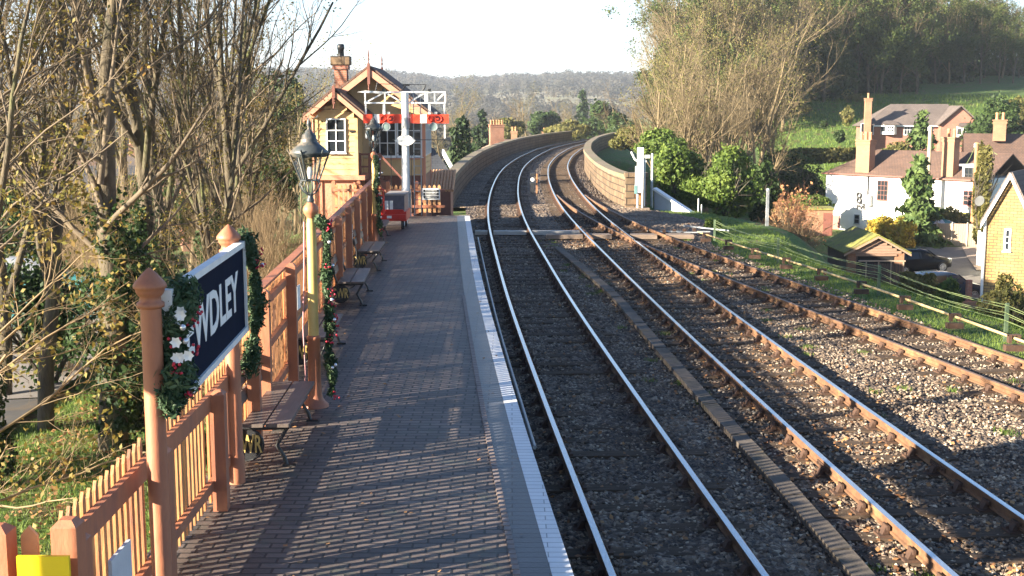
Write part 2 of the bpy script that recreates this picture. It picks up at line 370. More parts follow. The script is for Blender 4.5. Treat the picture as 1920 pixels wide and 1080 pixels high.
# slightly heaped along the six-foot, lower at the right shoulder
Zb+=.035*np.clip(1.6-np.abs(X-f1(Y)),0,.3)/.3*np.clip(.6+vnoise(X,Y,.5,8),0,1)
sh=np.clip((X-(Rx[:,None]-.8))/.8,0,1); Zb-=sh*.12
V=np.stack([X,Y,Zb],-1).reshape(-1,3); nx=len(U); i=(np.arange(len(yy)-1)[:,None]*nx+np.arange(nx-1)[None]).ravel()
tag(npmesh('ballast_bed',V,np.stack([i,i+1,i+nx+1,i+nx],-1),bm_),kind='structure')
def right_bal(y): return np.interp(y,yy,Rx)
# loose stones
def stones(n,fy,fx,size,name,mat):
    y=fy(n); x=fx(y,n); z=-.215+RN.uniform(-.01,.02,n)
    base=np.array([[1,0,0],[-1,0,0],[0,1,0],[0,-1,0],[0,0,1],[0,0,-1]],float)
    s=RN.uniform(.5,1,(n,1,1))*size
    v=base[None]*RN.uniform(.55,1.1,(n,6,1))*s
    a=RN.uniform(0,2*PI,n); ca,sa=np.cos(a),np.sin(a); b=RN.uniform(-.9,.9,n); cb,sb=np.cos(b),np.sin(b)
    vx=v[...,0]*ca[:,None]-v[...,1]*sa[:,None]; vy=v[...,0]*sa[:,None]+v[...,1]*ca[:,None]; vz=v[...,2]
    vx,vz=vx*cb[:,None]-vz*sb[:,None],vx*sb[:,None]+vz*cb[:,None]
    V=np.stack([vx+x[:,None],vy+y[:,None],vz*.8+z[:,None]],-1).reshape(-1,3)
    f=np.array([[0,2,4],[2,1,4],[1,3,4],[3,0,4],[2,0,5],[1,2,5],[3,1,5],[0,3,5]])
    Fq=(f[None]+np.arange(n)[:,None,None]*6).reshape(-1,3)
    return tag(npmesh(name,V,Fq,mat),kind='stuff')
stm,nt,b,_=nodes('stone_loose'); g=nt.nodes.new('ShaderNodeNewGeometry')
nt.links.new(ramp(nt,g.outputs['Random Per Island'],[(0,(.055,.042,.034)),(.4,(.15,.11,.08)),(.75,(.27,.205,.145)),(1,(.48,.40,.30))]),b.inputs['Base Color']); b.inputs['Roughness'].default_value=.9
o=stones(52000,lambda n:9+34*RN.power(1.35,n)[::1]*0+9+34*(RN.uniform(0,1,n)**1.8)-9,lambda y,n:RN.uniform(fe(y)+.1,right_bal(y)),.042,'ballast_stones',stm)
o['label']='loose grey and tan ballast stones around the tracks'; o['category']='stones'
# ------------------------------------------------------------ quads (leaves)
def quads(pos,size,nrm=None,aspect=1.6,jit=1.0):
    n=len(pos); size=np.broadcast_to(size,(n,))
    d=RN.standard_normal((n,3))
    if nrm is not None: d=d*jit+nrm*1.2
    d/=np.linalg.norm(d,axis=1,keepdims=True)+1e-9
    r=RN.standard_normal((n,3)); a=np.cross(d,r); a/=np.linalg.norm(a,axis=1,keepdims=True)+1e-9; b=np.cross(d,a)
    a=a*size[:,None]*.5; b=b*size[:,None]*.5*aspect
    V=np.stack([pos-b,pos+a*.9-b*.1,pos+b,pos-a*.9-b*.1],1).reshape(-1,3)
    return V,np.arange(n*4).reshape(-1,4)
def leaves(name,pos,size,mat,parent=None,nrm=None,aspect=1.6,jit=1.0):
    V,Q=quads(np.asarray(pos),size,nrm,aspect,jit); return npmesh(name,V,Q,mat,parent)
n=9000; y=9+45*(RN.uniform(0,1,n)**1.6)
x=np.where(RN.uniform(0,1,n)<.6,f2(y)+RN.normal(-.2,1.0,n),RN.uniform(fe(y)+.2,right_bal(y)-.2,n))
pos=np.stack([x,y,np.full(n,-.19)+RN.uniform(-.015,.02,n)],-1)
o=leaves('fallen_leaves',pos,RN.uniform(.03,.075,n),L_litter,None,np.array([[0,0,1.2]]),1.2,.5); tag(o,'brown fallen leaves scattered over the ballast','leaves',kind='stuff')
# ------------------------------------------------------------ tracks
def rail_mesh(C,off,y0,y1,name,mats,parent,step=.5):
    ys_=np.arange(y0,y1,step); c=np.interp(ys_,YS,C); s=(np.interp(ys_+.5,YS,C)-np.interp(ys_-.5,YS,C)); L=np.sqrt(1+s*s)
    nxv=1/L; nyv=-s/L
    prof=[(-.037,-.003),(-.031,0.0),(.031,0.0),(.037,-.003),(.036,-.045),(.012,-.06),(.012,-.115),(.035,-.125),(.035,-.15),(-.035,-.15),(-.035,-.125),(-.012,-.115),(-.012,-.06),(-.036,-.045)]
    n=len(prof); V=np.zeros((len(ys_),n,3))
    for k,(u,z) in enumerate(prof):
        V[:,k,0]=c+(off+u)*nxv; V[:,k,1]=ys_+(off+u)*nyv; V[:,k,2]=z
    i=np.arange(len(ys_)-1)[:,None]*n+np.arange(n)[None]; j=np.arange(len(ys_)-1)[:,None]*n+(np.arange(n)[None]+1)%n
    Q=np.stack([i,j,j+n,i+n],-1).reshape(-1,4); mi=np.tile(np.array([1 if k in(0,1,2) else 0 for k in range(n)]),len(ys_)-1)
    return npmesh(name,V.reshape(-1,3),Q,mats,parent,mi=mi)
sl_mb=MB().box((0,0,-.255),(2.6,.255,.13)); 
ch_mb=MB(); ch_mb.bb(-.17,.17,-.1,.1,-.195,-.165); 
for s in(-1,1):
    ch_mb.add([(s*.05,-.06,-.16),(s*.13,-.07,-.16),(s*.13,.07,-.16),(s*.05,.06,-.16),(s*.045,-.04,-.06),(s*.065,-.04,-.06),(s*.065,.04,-.06),(s*.045,.04,-.06)],[(0,1,2,3),(4,5,6,7),(0,1,5,4),(1,2,6,5),(2,3,7,6),(3,0,4,7)])
    ch_mb.tube([(s*.14,.03,-.17),(s*.14,.03,-.13)],.016,6); 
ch_mb.box((-.062,0,-.085),(.03,.16,.05))
CH=ch_mb.build('rail_chair',rustd); SL=sl_mb.build('sleeper',slp)
COL.objects.unlink(CH); COL.objects.unlink(SL)
def track(C,y0,y1,name,label,steelm,seed,ysl,ends):
    t=thing(name,label,'railway track',(0,0,0))
    for off in(-.7525,.7525): rail_mesh(C,off,y0,y1,'rail',[rust,steelm],t)
    y=ysl; k=0; r=random.Random(seed); merged=[]
    while y<ends:
        c=float(np.interp(y,YS,C)); s=float(np.interp(y+.5,YS,C)-np.interp(y-.5,YS,C)); a=-math.atan(s)
        loc=(c,y,r.uniform(-.012,.006)); rz=a+r.uniform(-.012,.012)
        if k<98:
            so=SL.copy(); COL.objects.link(so); so.parent=t; so.location=loc; so.rotation_euler=(0,0,rz)
            for off in(-.7525,.7525):
                co=CH.copy(); COL.objects.link(co); co.parent=so; co.location=(off,0,0)
        else: merged.append((loc,rz))
        k+=1; y+=.76*math.cos(a)
    for off in(-.7525,.7525):
        for yj in np.arange(ysl+3.4+seed*2.1,70,17.5):
            x_=float(offx(C,yj,off)); a_=-math.atan(float(np.interp(yj+.5,YS,C)-np.interp(yj-.5,YS,C)))
            fp=MB(); 
            for sgn in(-1,1):
                fp.box((x_+sgn*.026*math.cos(a_),yj+sgn*.026*math.sin(a_),-.088),(.022,.46,.055),a_)
            for k_ in(-.17,-.06,.06,.17): fp.box((x_+.0-k_*math.sin(a_)*1,yj+k_,-.088),(.12,.028,.028),a_)
            fp.build('fishplate',rustd,t)
    if merged:
        mb=MB()
        for loc,rz in merged: mb.box((loc[0],loc[1],-.255),(2.6,.255,.13),rz)
        mo=mb.build('sleeper',slp,t); mo['kind']='stuff'
    return t
dull=M('rail_dull',(.22,.145,.10),(.14,.09,.06),.6,8,bmp=.1,stretch=(6,.5,1))
track(C1,2,262,'railway_track','shadowed running track beside the brick platform, curving onto the viaduct',steel,1,8.2,215)
track(C2,2,262,'railway_track','middle track, sunlit rusty rails with leaves between, left of the diverging siding',steel,2,8.0,215)
track(C3,4,66,'railway_track','rightmost diverging track with brown rusty rails near the grass',dull,3,8.5,52)
# crossing timbers and check rails by the turnout
t=thing('foot_crossing','timber boarded foot crossing over the tracks near the platform end','crossing',(2,46,0))
mb=MB()
y0=46.2
segs=[(fe(y0)+.25,f1(y0)-.85),(f1(y0)-.62,f1(y0)+.62),(f1(y0)+.85,f2(y0)-.85)]
for a,b2 in segs: MB().bb(a,b2,y0-.18,y0+.18,-.16,-.02).build('pale_board',M('board_bleached',(.5,.47,.42),(.33,.3,.27),.7,3,stretch=(1,8,4)),t,True)
mb=MB(); y0=45.0
for a,b2 in [(f1(y0)+1.3,f2(y0)-.85),(f2(y0)-.62,f2(y0)+.2),(f2(y0)+.9,f3(y0)+.55),(f3(y0)+.9,f3(y0)+1.9)]:
    MB().bb(a,b2,y0-.35,y0-.02,-.17,-.02).build('timber_board',timber,t,True); MB().bb(a+.05,b2-.04,y0+.02,y0+.34,-.17,-.03).build('timber_board',timber,t,True)
mb=MB()
for cc,off in((C2,.68),(C2,-.68),(C3,.68)):
    pts=[(float(offx(cc,yv,off)),yv,-.02) for yv in np.arange(43,48,.5)]
    for a,b2 in zip(pts[:-1],pts[1:]): mb.beam(a,b2,.05,.1)
mb.build('check_rail',rust,t,True)
# cable trough between tracks 1 and 2
TR=smooth([(3.75,6),(3.57,11.55),(3.42,14.7),(3.06,20.9),(2.58,31.1),(1.62,40.7)],1.2)
mb=MB(); yv=7.0
while yv<41:
    a=(float(np.interp(yv,YS,TR)),yv,-.135+rnd.uniform(-.008,.008)); b2=(float(np.interp(yv+.9,YS,TR)),yv+.9,-.135+rnd.uniform(-.008,.008))
    mb.beam(a,b2,.24,.08); yv+=.93
o=mb.build('cable_trough',M('trough_concrete',(.125,.10,.08),(.06,.05,.04),.9,4,bmp=.5,spots=(.05,.045,.03))); tag(o,'grey lidded cable trough running between the two main tracks','cable trough')
mb=MB(); pts=[(float(np.interp(yv,YS,EDGE))+.30,yv,.05) for yv in np.arange(16,44,1.)]
mb.tube(pts,.03,6); o=mb.build('cable_pipe',grey); tag(o,'thin grey pipe along the foot of the platform wall','pipe')
# ------------------------------------------------------------ platform
pm=brickmat('platform_brick',(.185,.142,.12),(.085,.068,.061),(.012,.010,.010),.24,.115,.012,'xy',.55,.5,1.1,patch=(.075,.078,.06),bmp=1.0)
pe=brickmat('platform_blue_brick',(.075,.078,.09),(.055,.058,.07),(.02,.02,.024),.6,.115,.008,'xy',.4,.25,1.2,bmp=.8)
pw=brickmat('platform_white_line',(.82,.82,.81),(.76,.76,.75),(.35,.35,.35),.6,.115,.006,'xy',.6,.12,3,patch=(.66,.65,.62),bmp=.6)
def strip(o0,o1,z,mat,name,y0,y1,parent,step=.5,th=.02,zf=None):
    ys_=np.arange(y0,y1+.01,step); V=[];n=len(ys_)
    for yv in ys_:
        e=float(fe(yv)); zz=z if zf is None else z+zf(yv)
        a=o0(yv) if callable(o0) else e+o0; b2=o1(yv) if callable(o1) else e+o1
        V+=[(a,yv,zz),(b2,yv,zz),(a,yv,zz-th),(b2,yv,zz-th)]
    Fq=[]
    for i in range(n-1):
        k=i*4; Fq+=[(k,k+1,k+5,k+4),(k+2,k+6,k+7,k+3),(k,k+4,k+6,k+2),(k+1,k+3,k+7,k+5)]
    Fq+=[(0,2,3,1),(n*4-4,n*4-3,n*4-1,n*4-2)]
    return npmesh(name,V,Fq,mat,parent)
plat=bpy.data.objects.new('platform',None); COL.objects.link(plat); tag(plat,kind='structure')
strip(lambda y:float(ff(y))-.25,-.43,.9,pm,'brick_paving',-8,42.2,plat,th=.9)
strip(-.43,-.17,.905,pe,'blue_brick_edge',-8,42.2,plat,th=.2)
strip(-.17,0.0,.908,pw,'white_edge_line',-8,42.2,plat,th=.09)
strip(-.60,-.06,.815,M('platform_wall',(.13,.10,.085),(.07,.06,.05),.9,4,bmp=.5),'platform_wall',-8,42.1,plat,th=1.3)
# brick nosing along the paving edge
mb=MB(); yv=7.0
while yv<24:
    mb.box((float(fe(yv))-.45,yv,.905),(.06,.095,.03),m=0); yv+=.115
mb.build('brick_nosing',M('nosing',(.24,.19,.17),(.14,.11,.1),.6,8),plat)
rz_=lambda yv:-(yv-42.2)*.085
strip(lambda y:float(fe(y))-1.15,-.35,.9,timber,'ramp_boards',42.25,53,plat,zf=rz_,th=.6)
strip(-.35,0,.9,M('ramp_slab',(.45,.43,.40),(.3,.29,.27),.8,3),'ramp_edge',42.25,53,plat,zf=rz_,th=.7)
# ------------------------------------------------------------ fences
def picket(mb,x,y,z0,z1,w=.075,th=.022,rz=0,tipped=True):
    ca,sa=math.cos(rz),math.sin(rz); vs=[]
    tip=.06 if tipped else 0
    for t in(-th/2,th/2):
        for u,z in((-w/2,z0),(w/2,z0),(w/2,z1-tip),(0,z1),(-w/2,z1-tip)):
            vs.append((x+u*ca-t*sa,y+u*sa+t*ca,z))
    mb.add(vs,[(0,1,2,3,4),(9,8,7,6,5),(0,5,6,1),(1,6,7,2),(2,7,8,3),(3,8,9,4),(4,9,5,0)])
def fence_run(name,label,pts,top,gap,w,postgap,z0=.9,postw=.13,posth=.08,mat=brown_o,pmat=brown,group=None,solid=False,postside=1,rails=(.25,.8),tipped=True,railh=.09):
    t=thing(name,label,'fence',(pts[0][0],pts[0][1],z0),group=group)
    d=0; L=[0]
    for a,b2 in zip(pts[:-1],pts[1:]): L.append(L[-1]+math.hypot(b2[0]-a[0],b2[1]-a[1]))
    def at(s):
        x=float(np.interp(s,L,[p[0] for p in pts])); y=float(np.interp(s,L,[p[1] for p in pts]))
        x2=float(np.interp(min(s+.1,L[-1]),L,[p[0] for p in pts])); y2=float(np.interp(min(s+.1,L[-1]),L,[p[1] for p in pts]))
        x1=float(np.interp(max(s-.1,0),L,[p[0] for p in pts])); y1=float(np.interp(max(s-.1,0),L,[p[1] for p in pts]))
        return x,y,math.atan2(y2-y1,x2-x1)
    h=top-z0; s=0
    while s<L[-1]-.05:
        s2=min(s+postgap,L[-1]); mb=MB(); q=s+gap*.7
        while q<s2-gap*.3:
            x,y,a=at(q); picket(mb,x,y,z0+.04,top+rnd.uniform(-.012,.012),w,.022,a,tipped); q+=gap
        mb.build('paling_panel',mat,t,True)
        mb=MB()
        for r_ in rails:
            xa,ya,a1=at(s); xb,yb,a2=at(s2); nx_,ny_=math.sin(a1)*.045,-math.cos(a1)*.045
            mb.beam((xa+nx_,ya+ny_,z0+h*r_),(xb+nx_,yb+ny_,z0+h*r_),.05,railh if r_>.5 else .09)
        mb.build('fence_rail',pmat,t,True)
        x,y,a=at(s); mb=MB(); nx_,ny_=math.sin(a)*.12*postside,-math.cos(a)*.12*postside
        mb.box((x+nx_,y+ny_,z0+(h+posth)/2),(postw,postw,h+posth),a); mb.box((x+nx_,y+ny_,z0+h+posth+.02),(postw,postw,.04),a,taper=.4)
        mb.build('post',pmat,t,True)
        s=s2
    return t
pts=[(float(ff(y)),y) for y in np.arange(7.1,13.7,.4)]
fence_run('picket_fence','near orange brown picket fence behind the station name board',pts,2.13,.128,.062,1.9,posth=-.14,rails=(.2,.83),railh=.15)
pts=[(float(ff(y))-.02,y) for y in np.arange(13.75,37.3,.4)]
tf=fence_run('picket_fence','taller brown paling fence behind the benches and lamp posts',pts,2.44,.115,.078,2.4,posth=.05,rails=(.15,.55,.9))
mb=MB()
for a,b2 in zip(pts[:-1],pts[1:]): mb.beam((a[0],a[1],2.47),(b2[0],b2[1],2.47),.12,.035)
mb.build('capping',brown,tf,True)
pts=[(-4.35,43.0),(-2.35,43.0)]
fence_run('picket_fence','short picket fence across the platform end, carrying the notice board',pts,1.92,.17,.1,1.0,mat=M('paling_bright',(.72,.38,.17),(.6,.3,.13),.6,5),postside=-1)
pts=[(-6.3,43.2),(-4.5,43.0)]
fence_run('picket_fence','picket fence between signal box steps and trolley',pts,1.92,.17,.1,.9,postside=-1)
pts=[(-4.2,7.0),(-2.6,7.0)]
MB().box((-2.6,6.9,1.52),(.15,.15,1.26)).box((-2.6,6.9,2.17),(.15,.15,.04),taper=.5).build('gate_post',brown); tag(bpy.data.objects['gate_post'],'square salmon post at the corner where cross fence meets near fence','post')
fence_run('picket_fence','cross fence in the bottom left corner holding a yellow sign',pts,2.10,.19,.1,.40,postw=.15,posth=.02,postside=1,mat=M('paling_pale',(.72,.45,.22),(.6,.35,.17),.6,5))
t=thing('notice_sign','bright yellow sign with brown arrow mark on the cross fence','sign',(-2.68,6.74,1.66))
mb=MB(); mb.bb(-.16,.14,-.012,.012,-.38,.36); mb.build('sign_plate',yellow,t)
mb=MB(); mb.bb(-.03,.01,-.018,-.012,-.3,.12); mb.bb(-.10,.08,-.018,-.012,.12,.15); mb.build('sign_mark',brown_d,t)
t=thing('notice_sign','white and red warning board on the near picket fence','sign',(-2.57,7.7,1.25))
mb=MB(); mb.bb(-.012,.012,-.2,.2,-.45,.45); mb.build('sign_plate',M('sign_pale',(.6,.62,.64),(.5,.52,.54),.5,4),t)
mb=MB(); mb.beam((.016,-.18,-.3),(.016,.18,.1),.008,.12); mb.beam((.016,.18,-.3),(.016,-.18,.1),.008,.12); mb.build('sign_mark',redp,t)
for (yv,zz,lab) in [(16.6,2.0,'small white notice on the taller fence above the second bench'),(26.0,1.95,'tiny white notice on the taller fence near the middle benches')]:
    t=MB().bb(-.01,.01,-.12,.12,-.16,.16).build('small_notice',white); t.location=(float(ff(yv))+.13,yv,zz); tag(t,lab,'notice')
# end notice board
t=thing('notice_board','white framed black notice board on the platform end fence','sign',(-2.82,42.86,1.6))
mb=MB(); mb.bb(-.31,.31,-.03,0,-.2,.2); mb.build('frame',white,t)
mb=MB()
for z in(.11,0,-.11): mb.bb(-.27,.27,-.045,-.03,z-.04,z+.04)
mb.build('text_panel',darkm,t)
mb=MB()
for z in(.11,0,-.11):
    for k in range(9): mb.bb(-.2+k*.045,-.2+k*.045+.03,-.05,-.045,z-.013,z+.013)
mb.build('lettering',white,t)
# ------------------------------------------------------------ station name board
t=thing('station_name_board','BEWDLEY station name board on two salmon posts with finial caps','sign',(-2.6,10.1,.9))
for (x,y) in((-2.53,8.48),(-2.72,11.72)):
    mb=MB(); mb.lathe([(.085,0),(.085,.25),(.072,.3),(.072,2.28)],(x,y,.9),20); mb.build('post',brown,t,True)
    mb=MB(); mb.lathe([(.072,0),(.095,.01),(.095,.04),(.075,.05),(.072,.08),(.09,.10),(.10,.12),(.10,.135),(.115,.145),(.115,.165),(.10,.19),(.06,.235),(.025,.27),(.004,.285)],(x,y,3.175),20); mb.build('finial_cap',brown,t,True)
a=Vector((-2.45,8.62,0)); b2=Vector((-2.63,11.86,0)); dirb=(b2-a).normalized(); ang=math.atan2(dirb.y,dirb.x)
mid=(a+b2)/2; Lb=(b2-a).length
bd=bpy.data.objects.new('board',None)
mb=MB(); mb.box((mid.x,mid.y,2.84),(Lb,.03,.80),ang); mb.build('board',navy,t,True)
mb=MB(); nrm=Vector((dirb.y,-dirb.x,0))
for z in(2.42,3.26): mb.box((mid.x,mid.y,z),(Lb+.08,.075,.055),ang)
for e in(a,b2): mb.box((e.x,e.y,2.84),(.055,.075,.785),ang)
mb.build('frame',white,t,True)
x0=mid+nrm*.02
tm=textmesh('BEWDLEY','lettering',M('letter_white',(.85,.85,.83),(.8,.8,.78),.5,5,bmp=0),t,(x0.x+2.6,x0.y-10.1-.13,2.84-.9),(PI/2,0,ang),.50,.006,1.22,.012)
# ------------------------------------------------------------ garlands
def garland(parent,path,r,n,berries,baub,name='garland',flowers=0):
    pts=np.array(path,float); L=np.concatenate([[0],np.cumsum(np.linalg.norm(np.diff(pts,axis=0),axis=1))])
    n=int(n*2.6); s=RN.uniform(0,L[-1],n); c=np.stack([np.interp(s,L,pts[:,k]) for k in range(3)],-1)
    d=RN.standard_normal((n,3)); d/=np.linalg.norm(d,axis=1,keepdims=True); rad=r*(.75+.35*np.sin(s*11)+.2*np.sin(s*29))
    pos=c+d*(RN.uniform(.15,1,n)**.6*rad)[:,None]
    leaves('foliage',pos,RN.uniform(.012,.030,n),L_gar,parent,d,3.0,.9)
    def cluster(cnt,rr,mat,nm,k):
        for q in range(cnt):
            mb=MB(); s0=rnd.uniform(0,L[-1]); c0=Vector([np.interp(s0,L,pts[:,j]) for j in range(3)])
            dd=Vector((rnd.uniform(.2,1),rnd.uniform(-1,.3),rnd.uniform(-.5,.6))).normalized()*r*.95
            for w in range(k): mb.ball(c0+dd+Vector([rnd.uniform(-.045,.045) for _ in range(3)]),rr,8)
            mb.build(nm,mat,parent)
    cluster(berries,.012,M('berry_red',(.55,.02,.05),(.4,.01,.03),.3,6,bmp=0),'berry_cluster',9)
    cluster(baub,.024,M('bauble_silver',(.8,.8,.82),(.7,.7,.72),.15,6,metal=.6,bmp=0),'bauble',1)
    if flowers:
        for q in range(flowers):
            mb=MB(); s0=rnd.uniform(0,L[-1]*.75); c0=Vector([np.interp(s0,L,pts[:,j]) for j in range(3)])+Vector((rnd.uniform(.02,r),-r*.8,rnd.uniform(-.05,.05)))
            for k in range(6):
                an=k*PI/3; e=Vector((math.cos(an),-.35,math.sin(an)))*.045; sd=Vector((-math.sin(an),0,math.cos(an)))*.017
                mb.add([c0,c0+e*.55+sd,c0+e,c0+e*.55-sd],[(0,1,2,3)])
            mb.build('poinsettia',white,parent)
g=thing('christmas_garland','green garland with white poinsettias and red berries on near end of name board','garland',(-2.42,8.55,2.6))
garland(g,[(.02,.26,.66),(.02,.14,.52),(0,.02,.34),(.03,.04,.16),(.02,-.04,.0),(.0,-.10,-.12)],.145,2900,6,3,flowers=7)
g=thing('christmas_garland','dark green garland on far end of the station name board','garland',(-2.62,11.95,2.6))
garland(g,[(.02,-.05,.75),(.08,.02,.4),(.1,.05,.0),(.06,.0,-.35),(.02,-.05,-.6)],.10,1800,2,1)
# ------------------------------------------------------------ lamp posts
def lamp(label,loc):
    t=thing('lamp_post',label,'street lamp',loc,group='platform lamps')
    MB().lathe([(.17,0),(.165,.03),(.13,.06),(.10,.10),(.085,.16),(.08,.3),(.078,.84),(.086,.85),(.086,.88),(.07,.9)],(0,0,0),20).build('column_base',brown,t)
    MB().lathe([(.064,.9),(.060,2.28),(.052,2.30),(.05,2.34)],(0,0,0),18).build('column',cream,t)
    MB().lathe([(.05,2.34),(.055,2.36),(.085,2.40),(.095,2.44),(.085,2.48),(.05,2.52),(.035,2.54)],(0,0,0),18).build('collar',brown,t)
    mb=MB(); mb.lathe([(.038,2.52),(.05,2.56),(.03,2.60),(.03,2.64)],(0,0,0),14)
    for k in range(8):
        an=k*PI/4+PI/8; c,s=math.cos(an),math.sin(an)
        mb.tube([(c*.03,s*.03,2.62),(c*.10,s*.10,2.68),(c*.13,s*.13,2.75),(c*.10,s*.10,2.80)],.008,5)
    mb.build('cradle',lampg,t)
    zb,zt,rb,rt=2.80,3.12,.11,.235
    mb=MB()
    n=6
    for k in range(n):
        an=2*PI*k/n+.3; a2=2*PI*(k+1)/n+.3
        p=lambda r,a,z:(r*math.cos(a),r*math.sin(a),z)
        mb.tube([p(rb,an,zb),p(rt,an,zt),p(rt*1.12,an,zt+.05)],.012,5); mb.tube([p(rb,an,zb),p(rb,a2,zb)],.012,5); mb.tube([p(rt,an,zt),p(rt,a2,zt)],.012,5)
    mb.build('lantern_frame',lampg,t)
    mb=MB()
    for k in range(n):
        an=2*PI*k/n+.3; a2=2*PI*(k+1)/n+.3
        mb.add([(rb*math.cos(an),rb*math.sin(an),zb),(rb*math.cos(a2),rb*math.sin(a2),zb),(rt*math.cos(a2),rt*math.sin(a2),zt),(rt*math.cos(an),rt*math.sin(an),zt)],[(0,1,2,3)])
    mb.build('glass_panes',clear,t)
    MB().lathe([(.20,3.08),(.235,3.12),(.24,3.14),(.16,3.21),(.11,3.25),(.10,3.27),(.105,3.285),(.09,3.30),(.085,3.34),(.05,3.37),(.045,3.39),(.02,3.41),(.012,3.43),(.028,3.46),(.02,3.50),(.004,3.55)],(0,0,0),n*3).build('lantern_roof',lampg,t)
    MB().tube([(0,0,2.82),(0,0,2.9),(0,0,2.96)],[.02,.035,.02],8).build('burner',white,t)
    return t
lamp('nearest lamp post with glass lantern beside the dark bench',(-2.44,14.85,.9))
lamp('farther lamp post standing in front of the signal box and red trolley',(-3.63,32.4,.9))
g=thing('christmas_garland','long garland with red berry clusters hanging on the nearest lamp post','garland',(-2.33,14.8,.9))
garland(g,[(.0,-.05,2.35),(.1,-.02,2.2),(.08,0,1.9),(.07,0,1.5),(.1,.02,1.1),(.08,0,.7),(.12,0,.35),(.1,0,.18)],.075,3000,10,6)
g=thing('christmas_garland','pale green garland wound around the farther lamp post','garland',(-3.56,32.35,.9))
garland(g,[(-.02,-.08,2.4),(.06,-.04,2.0),(-.04,-.07,1.6),(.07,-.02,1.2),(.05,-.05,.8),(.09,0,.3)],.085,2600,4,6)
g=MB().tube([(-2.52,14.82,3.2),(-2.53,14.8,2.6),(-2.56,14.8,1.9),(-2.54,14.8,1.3),(-2.6,14.75,.95)],.009,5).build('cable',M('cable_pink',(.6,.3,.3),(.5,.25,.25),.5,5)); tag(g,'thin pink cable hanging down the nearest lamp post','cable')
# ------------------------------------------------------------ benches
def bench(label,loc,rz,L=1.9,first=None):
    t=thing('platform_bench',label,'bench',loc,rz,group='benches along the platform fence')
    for x0,x1 in((-.22,.0),(.02,.26)):
        mb=MB(); mb.bb(x0,x1,0,L,.43,.465); mb.build('seat_plank',bwood,t)
    for z in(.62,.80):
        mb=MB(); mb.box((-.27-.12*(z-.5),L/2,z+.04),(.03,L,.13),ry=-.2); mb.build('backrest_plank',bwood,t)
    for y,f in((.08,-1),(L-.08,1)):
        mb=MB()
        mb.tube([(.22,y,0),(.19,y,.10),(.12,y,.22),(.2,y,.36),(.24,y,.43)],.022,6)
        mb.tube([(-.42,y,0),(-.33,y,.12),(-.24,y,.28),(-.24,y,.43),(-.30,y,.62),(-.36,y,.90)],.022,6)
        mb.tube([(-.26,y,.41),(.0,y,.40),(.25,y,.41)],.02,6)
        mb.box((.24,y,.012),(.14,.05,.024)); mb.box((-.42,y,.012),(.14,.05,.024))
        mb.tube([(-.19+.17*math.cos(a),y,.23+.17*math.sin(a)) for a in np.linspace(0,2*PI,17)],.013,5)
        en=mb.build('bench_end',darkm,t)
        if f<0:
            textmesh('GWR','letters',cream,en,(-.19,y-.008,.23),(PI/2,0,0),.26,.006,.5,.004)
            MB().tube([(-.19,y+.004,.23),(-.19,y+.012,.23)],.165,20).build('roundel',darkm,en)
    return t
B1=bench('nearest bench, dark planks with cream GWR letters on its end',(-2.54,12.2,.9),.03,2.0)
copy_tree(B1,(-2.82,17.0,.9),.05,'second bench, in shade behind the nearest lamp post')
copy_tree(B1,(-3.02,22.6,.9),.05,'third bench, empty brown seat halfway along the fence')
copy_tree(B1,(-3.28,27.6,.9),.03,'fourth bench, just before the farther lamp post')
copy_tree(B1,(-3.72,33.5,.9),.05,'farthest bench, close to the red trolley')
# ------------------------------------------------------------ trolley
t=thing('platform_trolley','red platform tug with grey screen panels near the platform end','trolley',(-3.72,37.8,.9),0); t.scale=(1.12,1.12,1.1)
for x in(-.34,.34):
    for y in(-.3,.6):
        w=MB().tube([(x-.04,y,.15),(x+.04,y,.15)],.15,16).build('wheel',darkm,t); MB().tube([(x-.046,y,.15),(x+.046,y,.15)],.07,10).build('hub',white,w)
mb=MB(); mb.bb(-.45,.45,-.5,.85,.24,.50); mb.bb(-.44,.44,-.56,-.5,.3,.42); mb.prism([(-.40,.50),(.40,.50),(.36,.56),(-.36,.56)],-.53,-.1); mb.build('chassis',redp,t)
mb=MB(); mb.bb(-.40,-.36,-.48,.8,.5,.94); mb.bb(.36,.40,-.48,.8,.5,.94); mb.bb(-.36,.36,-.48,-.45,.52,.94); mb.build('screen_panel',M('panel_grey',(.13,.12,.15),(.07,.07,.09),.4,4),t)
MB().bb(-.13,-.03,-.49,-.484,.54,.8).build('white_label',white,t); mb=MB(); mb.bb(.0,.09,-.49,-.484,.54,.8); mb.build('white_label',white,t); MB().bb(-.07,.06,-.57,-.562,.32,.39).build('number_label',white,t)
mb=MB(); mb.bb(-.12,.43,-.5,.85,.94,.985); mb.build('canopy',M('canopy_grey',(.3,.27,.25),(.2,.18,.17),.7,4),t)
mb=MB()
for x in(-.40,-.16): mb.tube([(x,-.52,.4),(x,-.52,1.12)],.018,6)
for z in(1.12,.95,.86): mb.tube([(-.40,-.52,z),(-.16,-.52,z)],.018,6)
mb.tube([(-.36,-.52,1.12),(-.34,-.52,1.19),(-.28,-.52,1.22),(-.22,-.52,1.19),(-.20,-.52,1.12)],.015,6)
mb.tube([(-.13,-.6,.4),(-.13,-.62,.95)],.012,6)
mb.build('handle_frame',redp,t)
